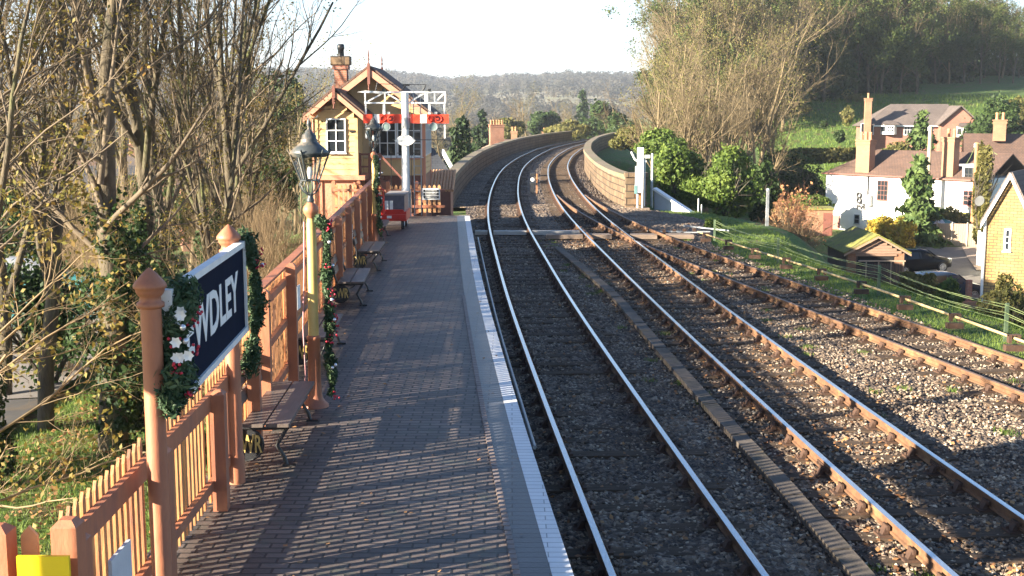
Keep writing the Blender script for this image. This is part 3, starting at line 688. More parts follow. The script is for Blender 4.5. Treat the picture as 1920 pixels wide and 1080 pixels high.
# ------------------------------------------------------------ bracket signal
t=thing('bracket_signal','white bracket railway signal with two red and white arms','railway signal',(-3.62,42.0,.9))
mb=MB(); mb.lathe([(.16,.0),(.16,.9),(.145,.95),(.14,2.3),(.125,4.2)],n=16); mb.build('post',[white],t)
mb=MB(); mb.lathe([(.17,.0),(.17,.78),(.15,.82)],n=16); mb.build('post_foot',grey,t)
mb=MB(); mb.lathe([(.142,2.95),(.142,3.35)],n=16); mb.build('post_band',grey,t)
zb0,zt0=3.84,4.20
mb=MB()
mb.beam((-1.38,0,zb0),(1.38,0,zb0),.07,.05); mb.beam((-1.38,0,zt0),(1.38,0,zt0),.07,.05)
for x in(-1.35,-.68,.68,.75,1.0,1.36): mb.beam((x,0,zb0),(x,0,zt0),.05,.05)
for a_,b_ in((-1.33,-.72),(-.1,-.66),(.15,.66),(1.02,1.34)):
    mb.beam((a_,0.03,zb0+.02),(b_,0.03,zt0-.02),.03,.05)
mb.add([(-1.62,-.02,zt0),(-1.35,-.02,zt0-.02),(-.72,-.02,zt0-.06),(-.72,-.02,zt0+.02),(-1.35,-.02,zt0+.05)],[(0,1,2,3,4)])
mb.build('truss',white,t)
mb=MB()
for x in(-1.34,1.33): mb.beam((x,.05,zb0),(x,.05,2.65),.09,.05)
for x in(-.72,.82): mb.beam((x,.06,zb0),(x,.06,3.1),.12,.08)
mb.build('hanger',white,t)
for sx,lab in((-1.42,'left'),(.18,'right')):
    arm=MB(); z=3.31; L=1.30
    arm.bb(sx,sx+.33,-.08,-.055,z-.15,z+.15); arm.bb(sx+.55,sx+L,-.08,-.055,z-.15,z+.15); am=arm.build('signal_arm',redo,t)
    MB().bb(sx+.33,sx+.55,-.08,-.055,z-.15,z+.15).build('white_stripe',white,am)
    mb=MB()
    for cx,r in((sx+.68,.09),(sx+.95,.11)):
        mb.tube([(cx+r*math.cos(a),-.10,z+r*math.sin(a)) for a in np.linspace(0,2*PI,17)],.022,6)
    mb.beam((sx+.68,-.10,z),(sx+.95,-.10,z),.03,.05); mb.build('spectacle_ring',redo,am)
    MB().tube([(sx+.95,-.095,z),(sx+.95,-.086,z)],.10,16).build('lens',M('lens_dark',(.12,.01,.02),(.08,.01,.01),.2,5,bmp=0),am)
    MB().tube([(sx+.78,-.10,z-.27),(sx+.78,-.04,z-.27)],.13,18).build('lamp_disc',M('lens_grey',(.25,.33,.31),(.18,.25,.24),.3,5),t)
    mb=MB(); mb.tube([(sx+.78+.135*math.cos(a),-.105,z-.27+.135*math.sin(a)) for a in np.linspace(0,2*PI,17)],.015,5); mb.box((sx+.86,-.02,z+.19),(.1,.1,.08)); mb.build('disc_rim',grey,t)
mb=MB(); mb.prism([(-.36,2.58),(-.22,2.70),(-.12,2.75),(.12,2.75),(.22,2.70),(.36,2.58),(.22,2.46),(.12,2.41),(-.12,2.41),(-.22,2.46)],-.17,-.145); mb.build('diamond_plate',white,t)
mb=MB()
mb.tube([(-1.0,0,zt0+.02),(-.92,0,zt0+.35)],.02,5); mb.tube([(-.95,0,zt0+.28),(-.3,0,zt0+.26)],.012,5); mb.tube([(-.15,0,zt0),(.02,0,zt0+.2),(.1,0,zt0+.26)],.022,5)
mb.tube([(.0,0,zt0+.25),(.72,0,zt0+.25)],.012,5); mb.tube([(.6,0,zt0+.02),(.72,0,zt0+.26)],.02,5); mb.bb(-.06,.16,-.05,.05,zt0+.2,zt0+.27)
mb.bb(-.76,-.66,-.06,.06,zt0+.02,zt0+.11); mb.bb(.78,.88,-.06,.06,zt0+.02,zt0+.11)
mb.tube([(-.5,-.02,2.2),(-.5,-.02,.5)],.012,5); mb.tube([(.14,-.13,3.0),(.14,-.13,0.1)],.012,5); mb.tube([(.2,-.1,zt0),(.2,-.1,0.1)],.01,5)
mb.tube([(-.45,0,2.6),(1.55,0,2.6)],.014,5); mb.tube([(-.3,0,2.15),(.45,0,2.15)],.012,5)
mb.build('linkage_rods',darkm,t)
mb=MB()
for x in(.26,.50):
    mb.tube([(x,.25,0),(x,.25,zt0)],.018,5)
for k in range(14): mb.tube([(.26,.25,.25+k*.29),(.50,.25,.25+k*.29)],.012,5)
mb.build('ladder',grey,t)
# ------------------------------------------------------------ windows helper (local frame: u=x, wall plane y=v, outside is -y)
def window(parent,u0,u1,z0,z1,v,nx,ny,fm,bar=.035,fr_=.06,name='window',gl=None,arch=0,proud=.05,sill=True):
    mb=MB(); y=v-proud
    mb.bb(u0-fr_,u0,y,v+.02,z0-fr_,z1+fr_); mb.bb(u1,u1+fr_,y,v+.02,z0-fr_,z1+fr_)
    mb.bb(u0,u1,y,v+.02,z1,z1+fr_); mb.bb(u0,u1,y,v+.02,z0-fr_,z0)
    for k in range(1,nx): x=u0+(u1-u0)*k/nx; mb.bb(x-bar/2,x+bar/2,y+.01,v-.004,z0,z1)
    for k in range(1,ny): z=z0+(z1-z0)*k/ny; mb.bb(u0,u1,y+.013,v-.003,z-bar/2,z+bar/2)
    if sill: mb.bb(u0-fr_*1.6,u1+fr_*1.6,y-.06,v,z0-fr_*1.8,z0-fr_-.004)
    w=mb.build(name,fm,parent)
    MB().bb(u0,u1,v-.012,v+.01,z0,z1).build('pane',gl or glass,w)
    return w
def boards(mb,u0,u1,z0,z1,v,h=.2,d=.03,top=None,m=0):  # lapped boarding, with an optional top(u)->z limit by clipping widths
    z=z0
    while z<z1-.01:
        zt=min(z+h,z1); a,b_=u0,u1
        if top:
            r=top(zt)
            if r is None: break
            a,b_=max(u0,r[0]),min(u1,r[1])
            if b_-a<.03: break
        mb.add([(a,v-d,z+.006),(b_,v-d,z+.006),(b_,v-d*.25,zt),(a,v-d*.25,zt),(a,v+.02,z+.006),(b_,v+.02,z+.006),(b_,v+.02,zt),(a,v+.02,zt)],
               [(0,1,2,3),(0,4,5,1),(3,2,6,7),(0,3,7,4),(1,5,6,2)],m)
        z+=h
# ------------------------------------------------------------ signal box
t=thing('signal_box','cream boarded signal box with salmon base and gabled tiled roof','signal box',(-5.25,46.4,-.4))
salm=M('sbox_salmon',(.60,.26,.16),(.54,.22,.13),.6,2,bmp=.1)
G=.4 # local z = world z + .4
mb=MB(); mb.bb(-1.95,1.95,.02,3.5,0,2.45); mb.build('lower_wall',brown_d,t)
mb=MB(); mb.bb(-1.85,-.30,-1.9,.02,0,2.40); mb.build('porch_base',salm,t)
mb=MB(); mb.bb(-1.98,-.05,-2.1,.0,2.40,2.56); mb.bb(-1.7,-1.62,-1.95,-1.9,0,2.4); mb.bb(-.5,-.42,-1.95,-1.9,0,2.4); mb.build('porch_beam',salm,t)
# main walls
mb=MB(); mb.bb(-1.93,1.93,.03,3.47,2.45,4.86)
mb.prism([(-1.93,4.86),(1.93,4.86),(0,6.27)],.03,3.47); mb.build('wall',M('sbox_core',(.55,.42,.25),(.45,.33,.2),.7,3),t)
mb=MB(); boards(mb,-.35,1.93,2.45,3.1,0,.21); mb.build('front_boarding',creamy,t); mb=MB(); boards(mb,-1.93,-.35,4.86,6.25,0,.21,top=lambda z:(-(6.3-z)/.73,(6.3-z)/.73)); mb.build('front_boarding',creamy,t); mb=MB(); boards(mb,-.35,1.93,4.70,6.25,0,.21,top=lambda z:(-(6.3-z)/.73,(6.3-z)/.73)); mb.build('front_boarding',creamy,t)
for q in ((1.88,2.0,-.06,.06,0,4.8),(-.05,.06,-.05,.0,2.5,4.8),(1.88,1.98,3.4,3.52,0,4.8)): MB().bb(*q).build('corner_post',salm,t)
MB().bb(.06,1.88,-.07,-.03,3.06,3.14).build('sill_rail',salm,t)
window(t,.0,.86,3.2,4.6,-.0,3,3,white,.03,.05); window(t,.98,1.84,3.2,4.6,-.0,3,3,white,.03,.05)
# right (track) side windows: rotate frame by helper empty-less mesh
mb=MB()
for y in(.25,1.35,2.45):
    for k in range(4): mb.bb(1.96,2.0,y+k*.3-.015,y+k*.3+.015,3.2,4.6)
    for k in range(4): mb.bb(1.955,1.99,y,y+.9,3.2+k*1.4/3-.015,3.2+k*1.4/3+.015)
w=mb.build('window',white,t); MB().bb(1.93,1.945,.2,3.3,3.18,4.62).build('pane',glass,w)
mb=MB(); 
for zz in np.arange(2.5,3.1,.2): mb.bb(1.93,1.965,.05,3.45,float(zz)+.005,float(zz)+.19)
mb.build('side_boarding',creamy,t)
# porch upper room
PX0,PX1,PY=-1.80,-.34,-1.9
mb=MB(); mb.bb(PX0+.02,PX1-.02,PY+.02,.0,2.56,4.62); cxp=(PX0+PX1)/2
mb.prism([(PX0+.02,4.62),(PX1-.02,4.62),(cxp,5.25)],PY+.02,.3); mb.build('porch_wall',creamy,t)
mb=MB(); boards(mb,PX0,PX1,2.56,4.62,PY,.205); boards(mb,PX0,PX1,4.62,5.4,PY,.205,top=lambda z:(cxp-(5.36-z)/.84,cxp+(5.36-z)/.84)); mb.build('porch_boarding',creamy,t)
mb=MB(); mb.bb(PX0-.04,PX0+.07,PY-.05,PY+.04,2.56,4.6); mb.bb(PX1-.07,PX1+.04,PY-.05,PY+.04,2.56,4.6); mb.build('porch_corner',creamy,t)
window(t,PX0+.42,PX0+1.02,3.42,4.55,PY-.03,2,3,white,.035,.05,sill=True)
MB().bb(PX1-.25,PX1-.05,PY-.07,PY-.04,4.1,4.18).build('vent',darkm,t)
# roofs
def gable_roof(mb,cx,hw,zr,pitch,y0,y1,th=.07):
    dz=hw*pitch
    for s in(-1,1):
        q=[(cx,y0,zr),(cx,y1,zr),(cx+s*hw,y1,zr-dz),(cx+s*hw,y0,zr-dz)]
        if s<0: q=q[::-1]
        mb.slab(q,-th if False else th)
mb=MB(); gable_roof(mb,0,2.32,6.45,.75,-.75,3.95); mb.build('roof',tile,t)
mb=MB(); gable_roof(mb,cxp,1.10,5.62,.84,-2.35,.2); mb.build('porch_roof',tile,t)
def barge(mb,cx,hw,zr,pitch,y,w=.2):
    for s in(-1,1):
        a_=Vector((cx,y,zr-.02)); b_=Vector((cx+s*hw,y,zr-hw*pitch-.02)); dn=Vector((0,0,-w))
        q=MB().slab([a_,b_,b_+dn,a_+dn] if s>0 else [a_,a_+dn,b_+dn,b_],.035); mb.append(q)
mb=[]; barge(mb,0,2.34,6.44,.75,-.77,.26); barge(mb,cxp,1.12,5.61,.84,-2.37,.2)
for q in mb: q.build('bargeboard',M('barge_pink',(.52,.26,.17),(.45,.21,.13),.6,4),t)
mb=MB()
for (x,y,z,sc_) in((0,-.80,6.45,1),(0,3.9,6.45,1),(cxp,-2.4,5.62,.8)):
    mb.bb(x-.05,x+.05,y-.05,y+.05,z-.62*sc_,z+.12)
    mb.lathe([(.05,.1),(.015,.2),(.045,.28),(.02,.34),(.035,.42),(.012,.60),(.003,.72*sc_+.0001)] if sc_==1 else [(.04,.1),(.015,.16),(.003,.22)],(x,y,z),8)
    mb.lathe([(.003,-.85*sc_),(.04,-.78*sc_),(.02,-.7*sc_),(.05,-.62*sc_)],(x,y,z),8)
mb.build('finial',brown_d,t)
# chimney
ch=MB(); ch.bb(-1.62,-1.14,1.7,2.2,3.0,6.45); ch=ch.build('chimney',rbrick,t)
MB().bb(-1.68,-1.08,1.64,2.26,6.45,6.62).build('chimney_band',rbrick2,ch); MB().bb(-1.74,-1.02,1.58,2.32,6.62,6.95).build('chimney_cap',stone,ch); MB().lathe([(.13,6.95),(.12,7.2),(.14,7.22),(.14,7.38),(.1,7.42)],(-1.38,1.95,0),12).build('chimney_pot',darkm,ch)
# landing and steps
mb=MB(); mb.bb(-.30,.45,-1.5,-.05,2.34,2.42)
for x in(-.28,.05,.43): mb.bb(x-.04,x+.04,-1.52,-1.44,1.2,3.35)
mb.beam((-.28,-1.48,3.3),(.43,-1.48,3.3),.05,.07); mb.beam((-.28,-1.48,2.85),(.43,-1.48,2.85),.04,.06); mb.build('landing',brown_d,t)
mb=MB()
for k in range(10): mb.bb(.45+k*.17,.45+k*.17+.22,-1.45,-.5,2.25-k*.2,2.30-k*.2)
mb.beam((.4,-1.48,2.35),(2.2,-1.48,.25),.05,.22); mb.beam((.43,-1.48,3.3),(2.25,-1.48,1.3),.05,.07); mb.build('stairs',brown_d,t)
MB().tube([(-1.9,-1.95,4.6),(-1.9,-1.95,2.4),(-1.88,-1.95,0)],.04,6).build('drainpipe',salm,t)
# tiled lean-to beside it
t=thing('tiled_hut','small hut with ribbed orange tiled roof right of the signal box','hut',(-3.0,50.5,-.4))
mb=MB(); mb.bb(-.5,.5,-.5,1.6,0,1.7); mb.build('wall',brown_d,t)
mb=MB()
for k in range(10): mb.tube([(-.55+k*.125,-.6,1.65),(-.55+k*.125,1.7,2.35)],.062,6)
mb.build('roof',M('pantile',(.6,.32,.16),(.45,.22,.11),.8,6),t)
# ------------------------------------------------------------ viaduct parapets
def wall_run(name,label,f,y0,y1,z0,z1,th,mat,capm,step=1.5,cap=.09,pier=0):
    t=thing(name,label,'wall',(float(f(y0)),y0,0))
    ys_=np.arange(y0,y1+.01,step); mb=MB(); mc=MB()
    P_=[Vector((float(f(y)),y,0)) for y in ys_]
    vs=[];cs=[]
    for i,p in enumerate(P_):
        d=(P_[min(i+1,len(P_)-1)]-P_[max(i-1,0)]).normalized(); nn=Vector((d.y,-d.x,0))
        vs+=[p-nn*th/2+Vector((0,0,z0)),p+nn*th/2+Vector((0,0,z0)),p+nn*th/2+Vector((0,0,z1)),p-nn*th/2+Vector((0,0,z1))]
        e=cap; cs+=[p-nn*(th/2+e)+Vector((0,0,z1+.004)),p+nn*(th/2+e)+Vector((0,0,z1+.004)),p+nn*(th/2+e*.6)+Vector((0,0,z1+.2)),p-nn*(th/2+e*.6)+Vector((0,0,z1+.2))]
    n=len(P_); fs=[(0,1,2,3),(4*n-4,4*n-1,4*n-2,4*n-3)]
    for i in range(n-1):
        k=4*i
        for a_,b_ in((0,1),(1,2),(2,3),(3,0)): fs.append((k+a_,k+b_,k+4+b_,k+4+a_))
    mb.add(vs,fs); mb.build('masonry',mat,t,True); mc.add(cs,fs); mc.build('coping',capm,t,True)
    return t
pl=lambda y:offx(C1,y,-2.75)
pr=lambda y:offx(C2,y,2.35)+np.interp(y,[58,60,66,74],[.75,.55,.15,0])
wall_run('viaduct_parapet','left stone viaduct parapet in shade behind the signal box',pl,60.5,184,-9,1.05,.5,stone,cop)
wall_run('viaduct_parapet','right sunlit curved stone viaduct parapet beside the middle track',pr,60.0,172,-9,1.10,.5,stone,cop)
t=thing('stone_pier','stone end pier with wooden uprights at the left parapet','pier',(-3.5,60,-.4))
mb=MB(); mb.bb(-.75,.45,-.4,.3,0,1.65); mb.bb(-.82,.52,-.47,.37,1.65,1.85); mb.build('masonry',stone,t)
mb=MB(); mb.bb(-.25,-.1,-.46,-.4,.2,1.6); mb.build('upright',brown_o,t)
t=thing('stone_pier','stone end pier with brown uprights at the right parapet','pier',(5.95,59.6,-.4))
mb=MB(); mb.bb(-.45,.55,-.35,.3,0,1.68); mb.bb(-.5,.62,-.42,.37,1.68,1.88); mb.build('masonry',stone,t)
mb=MB(); mb.bb(.05,.13,-.41,-.35,.35,1.6); mb.bb(.19,.27,-.41,-.35,.35,1.6); mb.build('upright',brown_o,t)
# white signal post, grey post, wing wall
t=thing('white_signal_post','tall white boxed signal post with side arm beside the right parapet','railway signal',(6.15,59.0,-.2))
mb=MB(); mb.bb(-.15,.14,-.1,.1,.75,2.9); mb.bb(-.15,-.09,-.08,.08,0,.75); mb.bb(.08,.14,-.08,.08,0,.75); mb.build('post',white,t)
mb=MB(); mb.tube([(-.15,0,2.25),(-.28,0,2.35),(-.45,0,2.7)],.05,6); mb.bb(-.23,-.15,-.12,.12,1.1,2.0); mb.bb(.14,.28,-.04,.04,2.2,2.3); mb.build('bracket_arm',white,t)
mb=MB(); mb.tube([(.22,0,0.1),(.22,0,2.4)],.03,6); mb.bb(.2,.45,-.1,.1,2.4,2.55); mb.build('side_rod',white,t)
MB().bb(-.26,-.15,-.12,.12,.7,1.1).build('box',M('box_teal',(.14,.28,.28),(.1,.2,.2),.5,4),t)
MB().bb(-.5,.45,-.3,.3,-.1,0.02).build('base',timber,t)
t=thing('grey_post','thin grey post with white top behind the white signal post','post',(7.4,65,-2.5))
MB().tube([(0,0,0),(0,0,3.2)],.07,8).build('shaft',grey,t); MB().tube([(0,0,3.2),(0,0,4.7)],.055,8).build('upper_tube',white,t)
t=thing('wing_wall','pale sloping wing wall with white coping below the parapet','wall',(7.0,60.2,-.4))
mb=MB(); mb.add([(0,0,-6),(1.9,-1.2,-6),(1.9,-1.2,-.3),(0,0,1.0),(0,.35,-6),(2.0,-.85,-6),(2.0,-.85,-.3),(0,.35,1.0)],[(0,1,2,3),(4,7,6,5),(3,2,6,7),(0,3,7,4),(1,5,6,2)]); mb.build('masonry',M('wing_grey',(.42,.45,.5),(.33,.36,.4),.8,2),t)
mb=MB(); mb.beam((0,.17,1.06),(2.0,-1.03,-.24),.45,.1); mb.build('coping',white,t)
# ------------------------------------------------------------ lineside equipment
RD=smooth([(10.9,12),(10.5,18),(10.12,23.85),(9.77,27),(9.3,31.1),(8.5,36),(7.74,40.2),(6.95,45.5)],1)
t=thing('point_rodding','long pale yellow point rodding on short stands beside the right track','rodding',(9,30,-.2))
mb=MB(); pts=[(float(np.interp(y,YS,RD)),y,.0) for y in np.arange(12,45.8,.6)]; mb.tube(pts,.032,6); mb.build('rod',M('rod_yellow',(.55,.42,.2),(.42,.3,.14),.6,3),t,True)
for y in np.arange(14,45.5,2.55):
    x=float(np.interp(y,YS,RD)); mb=MB(); mb.box((x,y,-.2),(.36,.16,.12)); mb.bb(x-.12,x-.06,y-.06,y+.06,-.1,.07); mb.bb(x+.06,x+.12,y-.06,y+.06,-.1,.07); mb.bb(x-.12,x+.12,y-.05,y+.05,.045,.075); mb.build('stand',rustd,t,True)
WR=lambda y:np.interp(y,YS,RD)+.75
t=thing('signal_wires','row of green posts carrying thin signal wires over the grass','signal wires',(10,30,0))
py=[13,19.5,26,32.5,39.5,46]
for y in py:
    x=float(WR(y)); MB().bb(x-.035,x+.035,y-.035,y+.035,-.5,.42).build('post',M('post_green',(.10,.15,.08),(.06,.09,.05),.7,6),t,True)
wm=M('wire_pale',(.26,.32,.13),(.16,.21,.08),.4,5,bmp=0)
for k in range(5):
    mb=MB(); pts=[]
    for i in range(len(py)-1):
        for s_ in np.linspace(0,1,6)[:-1]:
            y=py[i]+(py[i+1]-py[i])*s_; pts.append((float(WR(y))-.04+(.08 if k%2 else 0),y,.05+k*.085-.08*math.sin(PI*s_)*(1+.5*(k%3))))
    pts.append((float(WR(46)),46,.05+k*.085)); mb.tube(pts,.007,4); mb.build('wire',wm,t,True)
t=thing('ground_signal','small black and white disc ground signal between the main tracks','railway signal',(1.15,69.5,-.2))
mb=MB(); mb.bb(-.1,.1,-.1,.1,0,.5); mb.bb(-.15,.2,-.12,.12,.5,.62); mb.bb(-.12,.12,-.1,.14,.95,1.15); mb.build('body',darkm,t); MB().tube([(0,-.13,.78),(0,-.11,.78)],.11,16).build('disc',white,t); MB().bb(.2,.28,-.05,.05,0,1.1).build('upright',brown_o,t)
t=thing('point_machine','point crank levers and rods in the ballast at the end of the rodding','point levers',(6.6,46.5,-.22))
mb=MB()
for k in range(4): mb.beam((-1.5+k*.45,-.3+k*.12,.08),(-.6+k*.5,.7,.08),.05,.05); mb.box((-.8+k*.4,.1+k*.1,.12),(.12,.12,.2))
mb.build('crank',rustd,t)
mb=MB(); mb.beam((-1.4,.6,.1),(1.0,.35,.1),.04,.04); mb.beam((-1.2,.25,.1),(.9,.0,.1),.04,.04); mb.beam((.1,1.2,.25),(1.6,-.3,.2),.06,.05); mb.build('rod',grey,t)
for (px,py_,h,lab) in((1309,405,.85,'taller of two thin white lineside pegs in the shaded grass'),(1315,407,.6,'shorter of two thin white lineside pegs in the shaded grass')):
    p=P(px,py_,-.6); t=MB().tube([(0,0,-.3),(0,0,h)],.03,6).build('marker_peg',white); t.location=p; tag(t,lab,'peg')
t=thing('concrete_post','tall pale concrete post on the grass edge by the brambles','post',(10.9,52.3,-.6)); MB().box((0,0,.8),(.13,.13,1.8),taper=.8).build('shaft',M('conc',(.5,.5,.48),(.4,.4,.38),.8,4),t); MB().ball((0,0,1.72),.08,8).build('cap',white,t)
# ============================================================ vegetation generators
def perp(d):
    r=RN.standard_normal(d.shape); p=np.cross(d,r); return p/(np.linalg.norm(p,axis=1,keepdims=True)+1e-9)
def grow_level(start,dirn,length,rad,segs,sides,jit,trop,taper=.35,droop=0):
    n=len(start); pts=np.zeros((n,segs+1,3)); dirs=np.zeros((n,segs+1,3)); pts[:,0]=start; d=dirn.copy(); dirs[:,0]=d
    for s in range(segs):
        d=d+RN.normal(0,jit,(n,3)); d[:,2]+=trop-droop*s/segs; d/=np.linalg.norm(d,axis=1,keepdims=True)
        pts[:,s+1]=pts[:,s]+d*(length/segs)[:,None]; dirs[:,s+1]=d
    t=np.linspace(0,1,segs+1); R=rad[:,None]*(1-(1-taper)*t[None])
    # rings
    a=np.cross(dirs,np.array([.31,.17,.93])); a/=np.linalg.norm(a,axis=2,keepdims=True)+1e-9; b=np.cross(dirs,a)
    th=2*PI*np.arange(sides)/sides
    ring=pts[:,:,None,:]+(a[:,:,None,:]*np.cos(th)[None,None,:,None]+b[:,:,None,:]*np.sin(th)[None,None,:,None])*R[:,:,None,None]
    V=ring.reshape(-1,3)
    base=(np.arange(n)*(segs+1)*sides)[:,None,None]+(np.arange(segs)*sides)[None,:,None]
    k=np.arange(sides)[None,None,:]; k2=(np.arange(sides)+1)%sides; k2=k2[None,None,:]
    Q=np.stack([base+k,base+k2,base+sides+k2,base+sides+k],-1).reshape(-1,4)
    return pts,dirs,R,V,Q
def make_tree(start,dirn,length,rad,levels,l0=(6,8,.06,.02,.3)):
    """levels: list of (nchild, tmin, tmax, angle, lenratio, radratio, segs, sides, jit, trop)"""
    out=[]; pts,dirs,R,V,Q=grow_level(start,dirn,length,rad,*l0); out.append((V,Q)); L=length; info=(pts,dirs,R,L)
    for (nc,t0,t1,ang,lr,rr,segs,sides,jit,trop) in levels:
        pts,dirs,R,L=info; n=len(pts); S=pts.shape[1]-1
        idx=np.repeat(np.arange(n),nc); t=RN.uniform(t0,t1,len(idx))*S; i=np.minimum(t.astype(int),S-1); f=(t-i)[:,None]
        st=pts[idx,i]*(1-f)+pts[idx,i+1]*f; d=dirs[idx,i+1]; r=(R[idx,i]*(1-f[:,0])+R[idx,i+1]*f[:,0])
        an=RN.normal(ang,ang*.25,len(idx)); nd=d*np.cos(an)[:,None]+perp(d)*np.sin(an)[:,None]
        nl=L[idx]*lr*RN.uniform(.6,1.2,len(idx))*(1.15-.5*t/S); nr=np.minimum(r*.9,r*rr*RN.uniform(.8,1.15,len(idx)))
        p2,d2,R2,V,Q=grow_level(st,nd,nl,nr,segs,sides,jit,trop); out.append((V,Q)); info=(p2,d2,R2,nl)
    return out,info
def merge(parts):
    V=[];Q=[];n=0
    for v,q in parts: V.append(v); Q.append(q+n); n+=len(v)
    return np.concatenate(V),np.concatenate(Q)
def tree_proto(name,label,cat,start,dirn,length,rad,levels,l0,split,mats,leaf=None,group=None,trunkname='trunk',minr=None):
    t=thing(name,label,cat,(0,0,0),0,group)
    parts,info=make_tree(np.array(start,float),np.array(dirn,float),np.array(length,float),np.array(rad,float),levels,l0)
    V,Q=merge(parts[:split]); npmesh(trunkname,V,Q,mats[0],t,smooth=True)
    V,Q=merge(parts[split:]); npmesh('branches',V,Q,mats[1],t,smooth=True)
    if leaf:
        m,n,sz,zmax,spread=leaf; tip=info[0][:, -1]; sel=tip[RN.integers(0,len(tip),n)]
        if zmax: 
            w=np.where(RN.uniform(0,1,len(tip))<np.clip((zmax-tip[:,2])/zmax+.15,.05,1))[0]; sel=tip[RN.choice(w,n)]
        leaves('leaves',sel+RN.normal(0,spread,(n,3)),RN.uniform(sz*.6,sz*1.3,n),m,t)
    return t
def unit(v): v=np.array(v,float); return v/np.linalg.norm(v,axis=-1,keepdims=True)
# --- near coppiced trees on the left bank
def near_tree(label,loc,rz,H,r0,nst,lean,leafn,seed,nt=1):
    global RN; RN=np.random.default_rng(seed)
    lv=[(nst,.12,.7,.36,.68,.62,7,6,.06,.08),(9,.15,.95,.5,.46,.5,6,5,.11,.06),(6,.15,.98,.6,.48,.55,5,4,.14,.05),(6,.15,1,.6,.55,.55,4,3,.18,.05)]
    t=tree_proto('sycamore_tree',label,'tree',[[0,0,0]],unit([[lean[0],lean[1],1]]),[H],[r0],lv,(9,10,.05,.02,.22),2,(bark,twig),(L_yel,leafn*7,.05,7.5,.1))
    t.location=loc; t.rotation_euler=(0,0,rz); return t
T1=near_tree('bare tree with thick pale trunk rising left of the ivy-clad tree',(-8.6,22.0,-1.4),.3,11,.155,7,(.03,0),420,21)
T2=near_tree('tall many-stemmed bare tree leaning right above the name board',(-8.0,26.5,-1.4),1.7,12,.18,8,(.10,-.02),360,22)
T3=near_tree('bare tree at the left picture edge with yellow leaves',(-8.15,18.2,-1.4),2.5,10.5,.15,7,(.0,.0),420,23)
for lab,loc,rz,src,s in [('bare tree behind the thick trunked one, farther from the fence',(-10.4,24.5,-1.5),2.2,T2,.9),
    ('bare tree with twisted dark stems midway along the platform fence',(-8.9,31.5,-1.6),4.0,T1,1.0),
    ('slim bare tree closest to the signal box on the left bank',(-9.9,38.5,-1.8),5.1,T3,.95),
    ('bare tree deep behind the left row, beside the parked cars',(-12.8,28.5,-1.6),3.3,T3,1.05),
    ('slender bare tree standing between the ivy-clad tree and the name board',(-6.2,25.5,-1.3),1.2,T3,.78),
    ('many-branched bare tree behind the fence near the third bench',(-6.6,29.0,-1.3),3.9,T2,.82),
    ('leaning bare tree over the straw coloured scrub',(-7.4,35.0,-1.4),2.9,T1,.85),
    ('bare tree in the far left background row',(-16,36,-1.7),2.0,T1,1.1),
    ('bare tree farthest back among the left trees',(-14,44,-2.5),.4,T2,1.05),
    ('thin many-stemmed bare tree left of the teal car',(-13.5,31.0,-1.6),4.4,T1,.9),
    ('bare tree standing just past the dark ivy stump',(-8.2,33.8,-1.4),.2,T2,.7),
    ('bare tree close behind the ivy-clad tree on its left',(-9.6,21.3,-1.4),5.6,T3,.9),
    ('bare tree far left behind, reaching out of the top corner',(-11.6,20.5,-1.5),.9,T2,1.0)]:
    copy_tree(src,loc,rz,lab,s)
# ivy clad trunk
def lumps(n,c,rad,k=14,shell=.75,flat=False):
    """points on a lumpy shell, with outward normals"""
    c=np.array(c,float); rad=np.array(rad,float)
    cc=RN.standard_normal((k,3)); cc/=np.linalg.norm(cc,axis=1,keepdims=True); k=int(k*1.5); cc=np.repeat(cc,2,0)[:k]*1.0; cc=RN.standard_normal((k,3)); cc/=np.linalg.norm(cc,axis=1,keepdims=True); cc=cc*RN.uniform(.2,.88,(k,1)); cr=RN.uniform(.14,.46,k)
    i=RN.integers(0,k,n); d=RN.standard_normal((n,3)); d/=np.linalg.norm(d,axis=1,keepdims=True)
    p=cc[i]+d*(cr[i]*RN.uniform(shell,1.05,n)**1)[:,None]
    far_=RN.uniform(0,1,n)<.10; p[far_]+=d[far_]*RN.uniform(0,.16,(int(far_.sum()),1))+[0,0,.03]
    if flat: p[:,2]=np.maximum(p[:,2],-.9)
    nn=p/np.linalg.norm(p,axis=1,keepdims=True)*.5+d*.5
    return c+p*rad,nn
RN=np.random.default_rng(31)
t=thing('ivy_clad_tree','tree trunk smothered in dark glossy ivy beside the grass bank','tree',(-6.9,20.6,-1.3))
MB().tube([(0,0,0),(.05,0,1.2),(.1,.1,2.4),(.0,.2,4),(.1,.3,6.5),(.5,.4,9.5)],[.26,.22,.20,.17,.12,.05],10).build('trunk',bark,t)
pos=[];nn=[]
for z,r,n_ in((.5,.55,1500),(1.3,.72,2400),(2.1,.85,2800),(2.9,.8,2200),(3.7,.5,900)):
    p,q=lumps(n_,(.12,.1,z),(r,r,.75),10); pos.append(p); nn.append(q)
leaves('ivy',np.concatenate(pos),RN.uniform(.05,.10,sum(map(len,pos))),L_dark,t,np.concatenate(nn),1.1,.7)
st=[[0,0,3+.4*i] for i in range(8)]; parts,info=make_tree(np.array(st,float),unit(RN.normal(0,.7,(8,3))+[0,0,.9]),RN.uniform(2,4,8),RN.uniform(.04,.07,8),[(7,.2,.95,.5,.5,.5,5,4,.12,.05),(6,.2,1,.6,.5,.5,4,3,.15,.03)],(7,6,.08,.03,.3))
V,Q=merge(parts); npmesh('branches',V,Q,twig,t,smooth=True)
